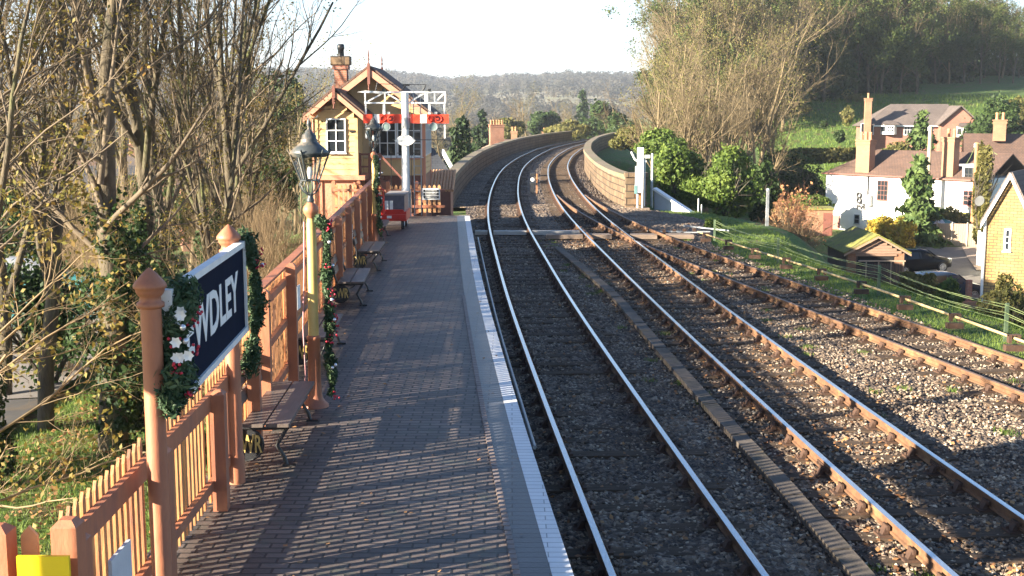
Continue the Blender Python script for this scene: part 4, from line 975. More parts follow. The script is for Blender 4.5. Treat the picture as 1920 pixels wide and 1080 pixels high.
# low spreading sapling at the bottom left
RN=np.random.default_rng(41)
t=tree_proto('maple_sapling','low spreading branches with a few yellow leaves in the bottom left corner','sapling',
   [[0,0,1.0],[0,0,1.6],[0,0,.6],[0,.1,2.0],[0,-.1,1.3],[0,.2,2.4],[0,0,2.8],[0,0,0]],unit([[1,.35,.25],[.9,.6,.3],[1,.1,.12],[1,.5,.5],[.8,-.1,.2],[.7,.7,.6],[1,.2,.5],[0,0,1]]),[3.0,3.2,2.6,3.0,2.2,2.8,2.6,3.4],[.022,.026,.02,.022,.02,.022,.02,.05],
   [(7,.2,.95,.6,.42,.5,6,5,.14,.04),(6,.2,1,.6,.5,.55,5,4,.18,.05),(4,.3,1,.6,.5,.6,4,3,.18,.05)],(10,6,.13,.02,.3),1,(twigp,twigp),(L_yel,1100,.05,None,.06))
t.location=(-6.9,13.9,-1.3)
# overhanging leafy twig tips near the sky
RN=np.random.default_rng(43)
# straw coloured scrub behind the fence
def shrub(name,label,loc,n,H,spread,mat,levels=None,r=.016,leaf=None,seed=1,l0=(6,3,.1,.03,.35),cat='shrub'):
    global RN; RN=np.random.default_rng(seed)
    a=RN.uniform(0,2*PI,n); b=RN.uniform(0,1,n)**.7*spread
    st=np.stack([np.cos(a)*b*.35,np.sin(a)*b*.35,np.zeros(n)],-1); dr=unit(np.stack([np.cos(a)*b,np.sin(a)*b,np.full(n,H)],-1)+RN.normal(0,.12*H,(n,3))*[1,1,.2])
    levels=levels or [(7,.15,1,.55,.38,.6,4,3,.18,.05),(4,.2,1,.6,.45,.65,3,3,.2,.05)]
    t=thing(name,label,cat,(0,0,0))
    parts,info=make_tree(st,dr,RN.uniform(.6,1.1,n)*H,RN.uniform(.7,1.3,n)*r,levels,l0)
    V,Q=merge(parts[:1]); npmesh('stems',V,Q,mat,t,smooth=True); V,Q=merge(parts[1:]); npmesh('twigs',V,Q,mat,t,smooth=True)
    if leaf:
        m,k,sz=leaf; tip=info[0].reshape(-1,3); sel=tip[RN.integers(0,len(tip),k)]; leaves('leaves',sel+RN.normal(0,.04,(k,3)),RN.uniform(sz*.6,sz*1.3,k),m,t)
    t.location=loc; return t
S1=shrub('hazel_shrub','dense straw coloured shrub above the second bench behind the fence',(-4.75,20.5,-1.0),110,3.1,1.2,twigp,seed=51,r=.010)
S2=shrub('hazel_shrub','pale twiggy shrub behind the fence left of the nearest lamp',(-5.1,24.6,-1.1),110,3.5,1.4,twigp,seed=52,r=.010)
for lab,loc,rz,src,s in [('straw coloured thicket behind the fence below the signal box',(-5.9,29.5,-1.2),2,S1,1.1),
  ('pale thicket of twigs against the left wall of the signal box',(-8.0,36,-1.5),1,S2,1.05),
  ('tangled shrub between the bare trees farther left',(-7.4,33,-1.3),4,S1,1.1)]:
    copy_tree(src,loc,rz,lab,s)
for k,(x,y,s,lab) in enumerate([(-9.4,44,1.2,'scrub left of the signal box roof line'),(-11,34,1.1,'brown scrub behind the parked cars'),(-10.2,27,.8,'low dense scrub under the leaning tree'),(-13.5,40,1.4,'tall scrub far left beyond the cars')]):
    copy_tree(S1,(x,y,-1.6),k*1.3,lab,s)
# leafy lower shrubs on left bank
def bush(name,label,c,rad,mat,n,sz,seed,k=16,cat='bush',stem=True,aspect=1.3,jit=.8):
    global RN; RN=np.random.default_rng(seed)
    t=thing(name,label,cat,(c[0],c[1],c[2]))
    p,q=lumps(n,(0,0,rad[2]),rad,k); leaves('foliage',p,RN.uniform(sz*.6,sz*1.35,n),mat,t,q,aspect,jit)
    if stem:
        st=np.zeros((7,3)); a=RN.uniform(0,2*PI,7)
        parts,_=make_tree(st,unit(np.stack([np.cos(a)*.6*rad[0]/rad[2],np.sin(a)*.6*rad[1]/rad[2],np.ones(7)],-1)),np.full(7,rad[2]*1.5),np.full(7,max(rad)*.03),[(6,.3,1,.6,.4,.5,3,3,.15,.02)],(5,4,.1,.0,.3))
        V,Q=merge(parts); npmesh('stems',V,Q,barkd,t)
    return t
bush('laurel_bush','olive green leafy bush among the left trunks behind the name board',(-9.2,18.6,-1.2),(1.0,1.2,1.1),L_olive,2600,.10,61)
bush('holly_bush','dark green leafy bush behind the name board posts',(-6.6,23.8,-1.1),(1.3,1.5,1.5),L_dark,4200,.10,62)
bush('holly_bush','dark bush among the trunks at the left, in front of the cars',(-9.8,25.5,-1.4),(1.6,1.5,1.7),L_dark,4200,.10,63)
# ============================================================ cars
def car(label,loc,rz,paint,L=4.1,W=1.75,Hc=1.52,est=True):
    t=thing('parked_car',label,'car',loc,rz)
    # stations along x (front = +x): (x, zbelt, half width, ztop, half width top)
    S=[(-2.05,.86,.70,.90,.60),(-2.0,.95,.80,1.05,.62),(-1.85,.98,.84,1.36,.60),(-1.5,.97,.87,1.49,.60),(-.8,.95,.875,1.53,.62),(.0,.93,.875,1.52,.62),(.45,.92,.87,1.42,.60),(.95,.92,.86,1.06,.62),(1.15,.92,.85,.97,.66),(1.6,.84,.83,.87,.62),(1.95,.72,.74,.74,.55),(2.08,.58,.60,.60,.45)]
    k=L/4.1; V=[];n=12
    for x,zb,w,zt,wt in S:
        w*=W/1.75; wt*=W/1.75; zt=zt*Hc/1.52; zb=min(zb,zt)
        hw=[(0,.22),(w*.9,.22),(w,.32),(w*1.01,.6),(w*.985,zb),(wt*1.04,(zt-.07) if zt-zb>.12 else zt-.02),(wt*.8,zt),(0,zt+.015)]
        V.append([(x*k,a,b) for a,b in hw]+[(x*k,-a,b) for a,b in hw[-2:0:-1]])
    m=len(V[0]); vs=[p for r in V for p in r]; fs=[]
    for i in range(len(V)-1):
        for j in range(m): fs.append((i*m+j,(i+1)*m+j,(i+1)*m+(j+1)%m,i*m+(j+1)%m))
    fs.append(tuple(range(m))); fs.append(tuple(range(len(vs)-m,len(vs)))[::-1])
    mb=MB(); mb.add(vs,fs,0,True); body=mb.build('body',paint,t)
    mb=MB()
    for s in(-1,1):
        def sd(x,f):  # point on the glasshouse side
            xs_=[q[0] for q in S]; zb=np.interp(x,xs_,[q[1] for q in S]); w=np.interp(x,xs_,[q[2] for q in S])*W/1.75; zt=np.interp(x,xs_,[q[3] for q in S])*Hc/1.52; wt=np.interp(x,xs_,[q[4] for q in S])*W/1.75
            return (x*k,s*((w*.985)*(1-f)+wt*1.04*f+.008),zb*(1-f)+(zt-.07)*f)
        for a_,b_ in((-1.68,-1.12),(-1.05,-.28),(-.20,.62)):
            q=[sd(a_,.1),sd(b_,.1),sd(min(b_,.55),.88),sd(a_+(.12 if a_<-1.6 else 0),.88)]; mb.add(q,[(0,1,2,3) if s<0 else (3,2,1,0)])
    mb.add([(-1.995*k,-.60,1.04),(-1.995*k,.60,1.04),(-1.87*k,.52,1.36*Hc/1.52),(-1.87*k,-.52,1.36*Hc/1.52)],[(0,1,2,3)])
    mb.add([(1.03*k,-.58,1.03),(1.03*k,.58,1.03),(.53*k,.52,1.41*Hc/1.52),(.53*k,-.52,1.41*Hc/1.52)],[(0,1,2,3)]); mb.build('windows',glass,body)
    for x in(-1.3,1.28):
        for s in(-1,1):
            w=MB().tube([(x*k,s*(W/2-.20),.32),(x*k,s*(W/2+.005),.32)],.32,20).build('wheel',darkm,t)
            mb=MB(); mb.tube([(x*k,s*(W/2+.006),.32),(x*k,s*(W/2+.012),.32)],.07,10)
            for q in range(10):
                a=q*PI/5; mb.beam((x*k,s*(W/2+.012),.32),(x*k+.2*math.cos(a),s*(W/2+.012),.32+.2*math.sin(a)),.045,.012,up=(0,1,0))
            mb.tube([(x*k+.205*math.cos(a),s*(W/2+.01),.32+.205*math.sin(a)) for a in np.linspace(0,2*PI,21)],.018,5); mb.build('rim',M('alloy',(.72,.74,.76),(.6,.62,.64),.3,6,metal=.5,bmp=0),w)
    for s in(-1,1):
        MB().box((-1.95*k,s*.70,1.02),(.16,.16,.34),rz=s*.3).build('tail_light',M('lamp_red',(.6,.02,.03),(.45,.01,.02),.2,6,bmp=0),t)
        MB().box((1.86*k,s*.62,.70),(.25,.24,.13),rz=-s*.4).build('headlight',M('lamp_clear',(.8,.82,.85),(.7,.72,.75),.1,6,bmp=0),t)
        MB().box((.62*k,s*(W/2+.09),1.0),(.10,.17,.12)).build('mirror',paint,t)
    MB().box((-2.075*k,0,.72),(.02,.5,.12)).build('number_plate',yellow,t)
    mb=MB(); mb.box((-2.03*k,0,.38),(.12,1.3,.12)); mb.box((2.02*k,0,.38),(.12,1.1,.12)); mb.build('bumper',darkm,t)
    return t
def paint(n,c): 
    m,nt,b,o=nodes(n); b.inputs['Base Color'].default_value=c4(c); b.inputs['Roughness'].default_value=.2; b.inputs['Specular IOR Level'].default_value=.18; b.inputs['Coat Weight'].default_value=0; b.inputs['Coat Roughness'].default_value=.08; return m
pblk=paint('car_black',(.012,.013,.016)); pblu=paint('car_blue',(.03,.05,.09)); pteal=paint('car_teal',(.05,.30,.33)); psil=paint('car_silver',(.35,.37,.4))
rzc=math.radians(14)
def ground_at(x,y): return float(gz(np.array([x]),np.array([y]))[0])
c=car('black hatchback parked facing away on the drive beside the timber garage',(25.0,75.2,ground_at(25.0,75.6)+.05),rzc,pblk); c.rotation_euler=(.02,-.07,rzc)
car('dark blue car mostly hidden behind the brown hedge by the yellow brick house',(23.75,66.6,-5.8),rzc-.1,pblu)
car('teal car parked beyond the left trees, seen through branches',(-12.3,34.5,-1.62),.3,pteal)
car('silver grey car at the left edge beyond the branches',(-15.2,38.5,-1.62),.3,psil)
# ============================================================ buildings on the right
def frame_uv(o,rz):
    e=Vector((math.cos(rz),math.sin(rz),0)); n=Vector((math.sin(rz),-math.cos(rz),0))
    def uv(px,py,v=0):
        a,b,c=ray(px,py); d=Vector((a,b,c)); cam=Vector((0,0,H)); o2=Vector(o)-n*v
        t_=(o2-cam).dot(n)/d.dot(n); p=cam+d*t_-Vector(o); return p.dot(e),p.z
    return uv
def pitched(mb,x0,x1,y0,y1,ze,zr,hipl=0,hipr=0,ov=.3,th=.1):
    """roof with ridge along x; hipl / hipr give the hip run"""
    ym=(y0+y1)/2; pz=(zr-ze)/((y1-y0)/2)
    a=(x0-ov,y0-ov,ze-ov*pz); b=(x1+ov,y0-ov,ze-ov*pz); c=(x1+ov,y1+ov,ze-ov*pz); d=(x0-ov,y1+ov,ze-ov*pz)
    r0=(x0-(0 if hipl else ov)+hipl,ym,zr); r1=(x1+(0 if hipr else ov)-hipr,ym,zr)
    mb.slab([a,b,r1,r0],th); mb.slab([c,d,r0,r1],th)
    if hipl: mb.slab([d,a,r0],th)
    if hipr: mb.slab([b,c,r1],th)
def chimney(t,x,y,w,d,z0,z1,pots,mat=obrick,pot=tiled):
    ch=MB().bb(x-w/2,x+w/2,y-d/2,y+d/2,z0,z1-.35).build('chimney',mat,t)
    mb=MB(); mb.bb(x-w/2-.06,x+w/2+.06,y-d/2-.06,y+d/2+.06,z1-.346,z1-.2); mb.bb(x-w/2-.02,x+w/2+.02,y-d/2-.02,y+d/2+.02,z1-.196,z1-.1); mb.bb(x-w/2-.09,x+w/2+.09,y-d/2-.09,y+d/2+.09,z1-.096,z1); mb.build('chimney_cap',mat,ch)
    for k in range(pots):
        xx=x-w/2+w*(k+.5)/pots; MB().lathe([(.13,z1),(.11,z1+.45),(.14,z1+.5),(.12,z1+.6)],(xx,y,0),8).build('chimney_pot',pot,ch)
    return ch
# ---- white house
o=(25.3,99.0,-5.7); rz=math.atan2(-11.3,9.0); uv=frame_uv(o,rz)
t=thing('white_house','long white rendered house with brown tiled roof and two brick chimneys','house',o,rz)
Lw=uv(1850,335)[0]; ze=uv(1547,321)[1]; 
mb=MB(); mb.bb(0,Lw,0,6,-1.5,ze); mb.build('wall',wwall,t)
mb=MB(); pitched(mb,0,Lw,0,6,ze,ze+1.75,hipl=2.6,ov=.22); mb.build('roof',tile,t)
mb=MB(); mb.bb(-.25,Lw+.2,-.32,-.22,ze-.20,ze-.09); mb.build('gutter',brown_d,t)
for (pa,pb,pt,n_) in((1604,1629,262,3),(1765,1787,257,2)):
    u0=uv(pa,300)[0];u1=uv(pb,300)[0]; zt=uv((pa+pb)/2,pt)[1]; chimney(t,(u0+u1)/2,.42,u1-u0,.75,ze-.1,zt,n_)
def win(px0,px1,py0,py1,nx,ny,fm,nm='window',v=0,fr_=.05,tt=None,uvf=None,arch=0):
    f=uvf or uv; u0,z1=f(px0,py0,v); u1,_=f(px1,(py0+py1)/2,v); _,z0=f(px0,py1,v)
    return window(tt or t,u0,u1,z0,z1,v,nx,ny,fm,.035,fr_,nm)
win(1647,1664,339,374,3,4,brown_d); win(1603,1611,403,418,1,2,grey); win(1808,1824,358,384,2,3,M('frame_pink',(.5,.2,.17),(.42,.17,.14),.6,5))
u0,z1=uv(1562,403);u1,_=uv(1575,410); d_=MB().bb(u0,u1,-.05,.02,uv(1562,432)[1],z1).build('door',M('door_red',(.42,.15,.12),(.35,.12,.1),.6,3),t); MB().ball((u1-.12,-.08,(z1+uv(1562,432)[1])/2),.04,6).build('door_handle',white,d_)
u,_=uv(1629,340); mb=MB(); mb.tube([(u,-.1,uv(1629,326)[1]),(u,-.1,uv(1629,382)[1])],.05,6); mb.tube([(uv(1612,381)[0],-.1,uv(1612,381)[1]),(u,-.1,uv(1629,384)[1])],.06,6); mb.build('drainpipe',darkm,t)
u0,z1=uv(1628,365);u1,z0=uv(1636,386); MB().bb(u0,u1,-.35,-.01,z0,z1).build('wall_cabinet',grey,t)
mb=MB()
for py in(366,376):
    u,z=uv(1612,py); mb.tube([(u+.19*math.cos(a),-.10,z+.19*math.sin(a)) for a in np.linspace(0,2*PI,17)],.08,6)
mb.build('ring_ornament',darkm,t)
u,z=uv(1615.5,389); textmesh('PVE','wall_letters',darkm,t,(u,-.06,z),(PI/2,0,0),.46,.03,1.2,.015)
mb=MB()
for px,py in((1616,343),(1577,366),(1797,357)): u,z=uv(px,py); mb.bb(u-.12,u+.12,-.12,0,z-.04,z+.05)
mb.build('wall_lamp',grey,t)
# dormer
u0,z1=uv(1803,311); u1,z0=uv(1826,342); dm=MB().bb(u0,u1,.15,2.0,z0,z1).build('dormer',white,t); MB().bb(u0-.15,u1+.15,-.05,2.0,z1,z1+.12).build('dormer_roof',white,dm); window(dm,u0+.25,u1-.25,z0+.12,z1-.15,.14,2,2,darkm,.05,.06)
# lower lean-to
u0,z1=uv(1762,396); mb=MB(); mb.bb(u0,Lw+.5,-1.3,-.01,-1.2,z1-.35); mb.build('lean_to_wall',wwall,t); mb=MB(); mb.slab([(u0-.1,-1.5,z1-.42),(Lw+.6,-1.5,z1-.42),(Lw+.6,0,z1+.05),(u0-.1,0,z1+.05)],.08); mb.build('lean_to_roof',mossr,t)
# ---- upper brick house
o=(42.9,149.0,-1.2); rz=-.10; uv=frame_uv(o,rz)
t=thing('brick_house','red brick house with grey tiled roof and white bay windows up the slope','house',o,rz)
ze=uv(1700,232)[1]; zr=ze+2.35; uw=uv(1762,232)[0]; Lw=uv(1832,232)[0]
mb=MB(); mb.bb(0,uw,.9,8,-2.5,ze); mb.bb(uw+.01,Lw,-.6,8,-2.5,ze+.0); mb.prism([(uw+.01,ze),(Lw,ze),((uw+Lw)/2,ze+1.95)],-.6,4.5); mb.bb(0,uv(1634,232)[0],0,.9,-2.5,ze); mb.build('wall',rbrick2,t)
mb=MB(); pitched(mb,0,uw+1.5,.9,8,ze,zr,hipl=3.4,ov=.45); 
cxg=(uw+Lw)/2; hw=(Lw-uw)/2+.35; dz=hw*1.95/((Lw-uw)/2)
for s in(-1,1):
    q=[(cxg,-1.0,ze+2.08),(cxg,5.5,ze+2.08),(cxg+s*hw,5.5,ze+2.08-dz),(cxg+s*hw,-1.0,ze+2.08-dz)]
    mb.slab(q if s>0 else q[::-1],.1)
mb.slab([(-.4,-.4,ze-.1),(uv(1634,232)[0]+.3,-.4,ze-.1),(uv(1634,232)[0]-.3,1.6,ze+1.0),(.3,1.6,ze+1.0)],.1)
mb.build('roof',tileg,t)
mb=MB(); mb.bb(-.4,uw,.44,.52,ze-.34,ze-.2); mb.build('gutter',white,t)
chimney(t,uv(1626,232)[0],-.1,.75,.75,-1,uv(1626,184)[1],1)
def bay(px0,px1,py0,py1,v,depth,nx=3):
    u0,z1=uv(px0,py0,v);u1,z0=uv(px1,py1,v); b_=MB(); b_.add([(u0,v,z0),(u0+.45,v-depth,z0),(u1-.45,v-depth,z0),(u1,v,z0),(u0,v,z1),(u0+.45,v-depth,z1),(u1-.45,v-depth,z1),(u1,v,z1)],[(0,1,5,4),(1,2,6,5),(2,3,7,6),(4,5,6,7),(3,2,1,0)])
    b=b_.build('bay_window',white,t); w=(u1-u0-.9)
    window(b,u0+.6,u1-.6,z0+.35,z1-.25,v-depth,nx,2,white,.07,.05,'window',sill=False)
    MB().add([(u0+.05,v-.12,z0+.35),(u0+.38,v-depth+.12,z0+.35),(u0+.38,v-depth+.12,z1-.25),(u0+.05,v-.12,z1-.25)],[(0,1,2,3)]).build('pane',glass,b).location=(-.03,-.03,0)
    MB().slab([(u0-.15,v-depth-.2,z1+.01),(u1+.15,v-depth-.2,z1+.01),(u1-.3,v,z1+.45),(u0+.3,v,z1+.45)],.08).build('bay_roof',tileg,b)
bay(1652,1681,233,252,.9,.8); bay(1794,1830,237,258,-.6,.9)
win(1696,1711,235,252,3,2,white,v=.9); win(1808,1823,277,284,2,1,white,v=-.6); win(1615,1621,232,251,1,1,white,v=0); win(1632,1637,233,251,1,1,white,v=.0)
win(1741,1745,237,262,1,2,white,v=.9)
mb=MB(); mb.bb(0,3,-1.2,-.9,-2,.3); mb.bb(3.2,uw+1,-1.4,-1.1,-2,.1); mb.build('garden_wall',rbrick2,t)
# ---- garage
t=thing('timber_garage','small garage with mossy pitched roof and brown boarded gable','garage',(21.45,71.8,-5.55)); t.scale=(.93,.95,.95)
mb=MB(); mb.bb(-1.75,1.75,.02,5,-.5,1.85); mb.build('wall',wdark,t)
MB().bb(-1.78,-1.25,-.04,.35,-.5,1.75).build('brick_pier',obrick,t); MB().bb(1.2,1.78,-.04,.35,-.5,1.75).build('brick_pier',obrick,t)
mb=MB(); boards(mb,-1.7,1.7,1.72,2.75,-.05,.17,top=lambda z:(-(2.75-z)*1.85,(2.75-z)*1.85)); mb.bb(-1.3,1.3,-.10,-.03,1.58,1.70); mb.build('gable_boarding',M('gable_board',(.34,.22,.15),(.22,.14,.1),.8,3,stretch=(.5,6,6)),t)
mb=MB(); 
for s in(-1,1):
    q=[(0,-.35,2.86),(0,5.3,2.86),(s*2.1,5.3,1.75),(s*2.1,-.35,1.75)]; mb.slab(q if s>0 else q[::-1],.09)
mb.build('roof',mossr,t)
mb=[]; barge(mb,0,2.12,2.87,.53,-.36,.13)
for q in mb: q.build('bargeboard',M('barge_brown',(.4,.26,.17),(.3,.2,.13),.7,5),t)
MB().bb(-1.2,1.15,-.06,.0,-.4,.9).build('door',wdark,t); MB().bb(-1.15,1.1,-.02,.015,.95,1.55).build('opening_shade',M('shade_black',(.012,.012,.014),(.01,.01,.01),.9,3,bmp=0),t)  # near-black panel painted as the shade inside the garage front
tg=thing('board_fence','low dark board fence with pale posts in front of the garage','fence',(21.4,70.6,-5.6))
mb=MB()
for k in range(16): mb.bb(-1.0+k*.15,-1.0+k*.15+.12,-.02,.02,0,1.25)
mb.build('boards',wdark,tg)
for k in range(4): MB().bb(-.9+k*.72,-.84+k*.72,-.09,-.03,-.3,1.35).build('post',wgrey,tg)
MB().bb(-1.3,1.4,-.08,.05,1.36,1.44).build('fence_rail',wgrey,tg)
# ---- brick outbuilding
t=thing('brick_outbuilding','small orange brick outbuilding left of the white house','outbuilding',(21.15,92,-5.7),-.12)
mb=MB(); mb.bb(0,2.9,0,2.4,-2,2.72); mb.build('wall',obrick,t); MB().bb(2.2,2.85,-.03,.01,-.5,2.5).build('dark_door',brown_d,t); MB().bb(-.1,3.0,-.1,2.5,2.724,2.84).build('flat_roof',mossr,t)
# ---- close board fence by the drive
t=thing('board_fence','pale weathered tall board fence at the end of the drive','fence',(30,85,-5.1),-.25)
for k in range(6):
    x=k*1.0-.4; mb=MB()
    for j in range(7): mb.bb(x+j*.14,x+j*.14+.13,-.015+.01*(j%2),.015+.01*(j%2),0,1.75)
    mb.build('panel',wgrey,t); MB().bb(x-.07,x-.005,-.08,.05,-.2,1.85).build('post',M('post_pale',(.6,.53,.42),(.45,.4,.3),.8,4),t)
t=thing('board_fence','white painted fence panel beside the yellow brick house','fence',(29.3,76.5,-5.2),-1.2)
mb=MB()
for j in range(12): mb.bb(j*.16,j*.16+.15,-.02,.02,0,2.1)
mb.build('panel',M('fence_white',(.75,.78,.7),(.6,.64,.55),.7,4),t); MB().bb(-.1,0,-.06,.06,0,2.2).build('post',white,t)
t=thing('garden_parasol','small teal and white striped garden canopy above the board fence','canopy',(30.3,86.5,-4.0))
mb=MB(); 
for k in range(8):
    a0=k*PI/4;a1=(k+1)*PI/4; mb.add([(0,0,.95),(1.1*math.cos(a0),1.1*math.sin(a0),.55),(1.1*math.cos(a1),1.1*math.sin(a1),.55)],[(0,1,2)],k%2)
mb.build('cloth',[M('cloth_teal',(.05,.25,.25),(.04,.2,.2),.7,5),white],t); MB().tube([(0,0,-1),(0,0,.95)],.03,6).build('pole',grey,t)
# ---- yellow brick house
o=(24.35,62.7,-5.7); rz=-.58; uv=frame_uv(o,rz)
t=thing('yellow_brick_house','yellow brick house gable with steep white barge boards at right edge','house',o,rz)
ze=uv(1848,405)[1]; zr=uv(1893,328)[1]; ur=uv(1893,400)[0]; Wg=2*ur
mb=MB(); mb.bb(0,Wg,0,6,-1,ze); mb.prism([(0,ze),(Wg,ze),(ur,zr)],0,6); mb.build('wall',ybrick,t)
mb=MB()
for s in(-1,1):
    dz=(zr-ze)/ur; hw=ur+.22; q=[(ur,-.3,zr+.12),(ur,6.2,zr+.12),(ur+s*hw,6.2,zr+.12-hw*dz),(ur+s*hw,-.3,zr+.12-hw*dz)]; mb.slab(q if s>0 else q[::-1],.09)
mb.build('roof',tileg,t)
mb=[]; barge(mb,ur,ur+.24,zr+.14,(zr-ze)/ur,-.32,.28)
for q in mb: q.build('bargeboard',white,t)
MB().tube([(-.06,-.08,ze-.1),(-.06,-.08,-.2)],.075,8).build('drainpipe',white,t)
win(1887,1892,432,467,1,3,white,fr_=.09)
mb=MB(); mb.bb(Wg-.5,Wg+9,1.5,8.5,-1,ze+.2); mb.build('side_wing_wall',ybrick,t); mb=MB(); pitched(mb,Wg-.5,Wg+9,1.5,8.5,ze+.2,ze+3.2,ov=.35); mb.build('side_wing_roof',slate,t)
d_=MB().lathe([(.02,0),(.14,.02),(.26,.07),(.27,.09)],n=16).build('satellite_dish',M('dish',(.07,.075,.07),(.05,.05,.05),.5,4),t); d_.rotation_euler=(1.3,0,-.4); d_.location=(-.35,-.1,ze+.75)
t=thing('rear_cottage','cottage with mossy grey roof and white fascia behind the yellow brick house','house',(29.6,73.5,-5.2),-.42)
mb=MB(); mb.bb(0,8,0,6,-1,5.0); mb.build('wall',M('cream_wall',(.72,.66,.45),(.6,.55,.38),.8,2),t); mb=MB(); pitched(mb,0,8,0,6,5.0,6.6,hipl=2.6,ov=.35); mb.build('roof',M('roof_moss_grey',(.2,.2,.15),(.14,.13,.1),.9,3,bmp=.5,spots=(.2,.22,.1)),t); MB().bb(-.4,8.4,-.42,-.34,4.7,4.95).build('fascia',white,t); window(t,1,2.2,2.6,4.0,0,2,2,white)
chimney(t,3.4,3,.7,.6,6.0,7.6,2)
MB().tube([(5.2,2.8,6.4),(5.2,2.8,8.7)],.03,5).build('aerial_mast',grey,t); mb=MB(); mb.tube([(4.6,2.8,8.5),(5.9,2.8,8.4)],.02,4)
for k in range(5): mb.tube([(4.8+k*.25,2.55,8.47),(4.8+k*.25,3.05,8.47)],.015,4)
mb.build('aerial',grey,t)
t=thing('terrace_house','brown roofed terrace with small chimney far right behind the cottage','house',(38.5,104,-4.6),-.3)
mb=MB(); mb.bb(0,12,0,7,-1,4.4); mb.build('wall',obrick,t); mb=MB(); pitched(mb,0,12,0,7,4.4,7.0,ov=.3); mb.build('roof',tile,t); chimney(t,2.5,2.2,1.0,.6,6.4,8.2,2)
t=thing('low_wall','low pale brick wall and step below the yellow brick house','wall',(22.6,61.6,-5.9))
mb=MB(); mb.bb(0,1.6,0,.3,0,.7); mb.bb(1.0,1.5,-.5,0,0,.45); mb.build('masonry',obrick,t)
mb=MB(); mb.bb(.85,1.1,.9,1.15,.2,1.7); mb.build('pillar',rbrick2,t)
# utility poles
def pole(label,px,ytop,Y,mat,arm=False,h=9.5,r=.15):
    p=D(px,ytop,Y); t=thing('utility_pole',label,'utility pole',(p.x,p.y,p.z-h)); MB().tube([(0,0,0),(0,0,h)],[r*1.15,r*.8],10).build('pole',mat,t)
    mb=MB(); mb.bb(-.5 if arm else -.2,.5 if arm else .2,-.06,.06,h-.35,h-.25)
    for x in ((-.4,.0,.4) if arm else (-.15,.15)): mb.lathe([(.05,h-.25),(.07,h-.12),(.03,h-.05)],(x,0,0),8)
    mb.build('crossarm',grey,t); return p
pole('tall pale utility pole rising in front of the white house',1745,236,90,M('pole_pale',(.55,.40,.26),(.42,.3,.2),.8,4),h=9.5,r=.17)
pa=pole('short reddish pole with white insulators at the right of the white house',1832,267,86,M('pole_red',(.50,.20,.10),(.4,.16,.08),.8,4),h=8,r=.16)
mb=MB(); b=D(1808,315,88); mb.tube([pa,pa*.5+Vector(b)*.5-Vector((0,0,.1)),b],.02,4); b=D(1870,290,84); mb.tube([pa,b],.02,4); o_=mb.build('overhead_wire',wm); tag(o_,'two thin wires running down from the short reddish pole','wire')
# drive surface
def sheet(name,poly,mat,dz=.03,kind='structure'):
    o=MB(); xs_=[p[0] for p in poly]; 
    me=MB(); n=14; vs=[];fs=[]
    a,b,c,d=[np.array(p,float) for p in poly]
    for j in range(n+1):
        for i in range(n+1):
            u,v=i/n,j/n; p=(a*(1-u)+b*u)*(1-v)+(d*(1-u)+c*u)*v; vs.append((p[0],p[1],ground_at(p[0],p[1])+dz))
    for j in range(n):
        for i in range(n): k=j*(n+1)+i; fs.append((k,k+1,k+n+2,k+n+1))
    me.add(vs,fs,0,True); return tag(me.build(name,mat),kind=kind)
sheet('driveway',[(21.5,64.5),(29,64.5),(33,84),(25,84)],asph,.12)
sheet('paved_apron',[(29,76),(33,75.5),(35,84),(31,84)],M('paving_pink',(.5,.38,.28),(.4,.3,.22),.8,2),.17)
sheet('car_park',[(-20,24),(-9.3,24),(-10.5,42),(-22,42)],asph,.16)
sheet('lane',[(-13,8),(-8.5,8),(-9.3,24),(-20,24)],M('lane_asphalt_shaded',(.07,.065,.06),(.045,.042,.04),.9,1.5,bmp=.4,spots=(.10,.07,.04)),.14)  # lane asphalt darkened so its colour carries the shade lying there
# ============================================================ buildings beyond, left and centre
t=thing('brick_cottage','pink gabled cottage with a big brick chimney beyond the left parapet','house',(-4.6,165,-11.9),.25)
mb=MB(); mb.bb(0,4.6,0,6,-2,10.2); mb.prism([(0,10.2),(4.6,10.2),(4.6,12.1)],0,6); mb.build('wall',M('wall_pink',(.5,.33,.25),(.42,.28,.2),.8,2),t)
mb=MB(); mb.slab([(-.5,-.4,9.95),(4.8,-.4,12.2),(4.8,6.4,12.2),(-.5,6.4,9.95)][::1],.15); mb.build('roof',tile,t)
mb=MB(); mb.beam((-.5,-.42,9.9),(4.8,-.42,12.12),.1,.3); mb.build('bargeboard',white,t)
chimney(t,2.9,1.2,1.9,.8,10.5,14.3,5,rbrick); window(t,1.2,2.0,8.2,9.6,0,2,2,white)
t=thing('chimney_stack','lone brick chimney stack with pots right of the pink cottage','chimney',(.2,178,-11.9)); mb=MB(); mb.bb(-2.5,3.2,0,5,0,10.5); mb.build('wall',rbrick,t); mb=MB(); pitched(mb,-2.5,3.2,0,5,10.5,12.0,ov=.3); mb.build('roof',tile,t); chimney(t,.1,1.5,.9,.6,11,13.2,2)
t=thing('chimney_stack','slim brick chimney above the low wall where the tracks bend','chimney',(5.6,214,-13)); mb=MB(); mb.bb(-8,9,0,5,0,10.0); mb.build('wall',rbrick,t); MB().bb(-8.3,9.3,-.3,5.3,10.0,10.4).build('roof',slate,t); chimney(t,0,1.5,.75,.6,10,13.6,1)
t=thing('slate_roofed_house','house with a dark slate roof just right of the signal box','house',(-8.3,80,-7),.12)
mb=MB(); mb.bb(0,5.0,0,7,-1,6.2); mb.build('wall',rbrick2,t); mb=MB(); pitched(mb,0,5.0,0,7,6.2,8.9,ov=.3,hipr=1.6); mb.build('roof',slate,t); chimney(t,2.2,3.0,1.3,.7,8.0,10.2,3)
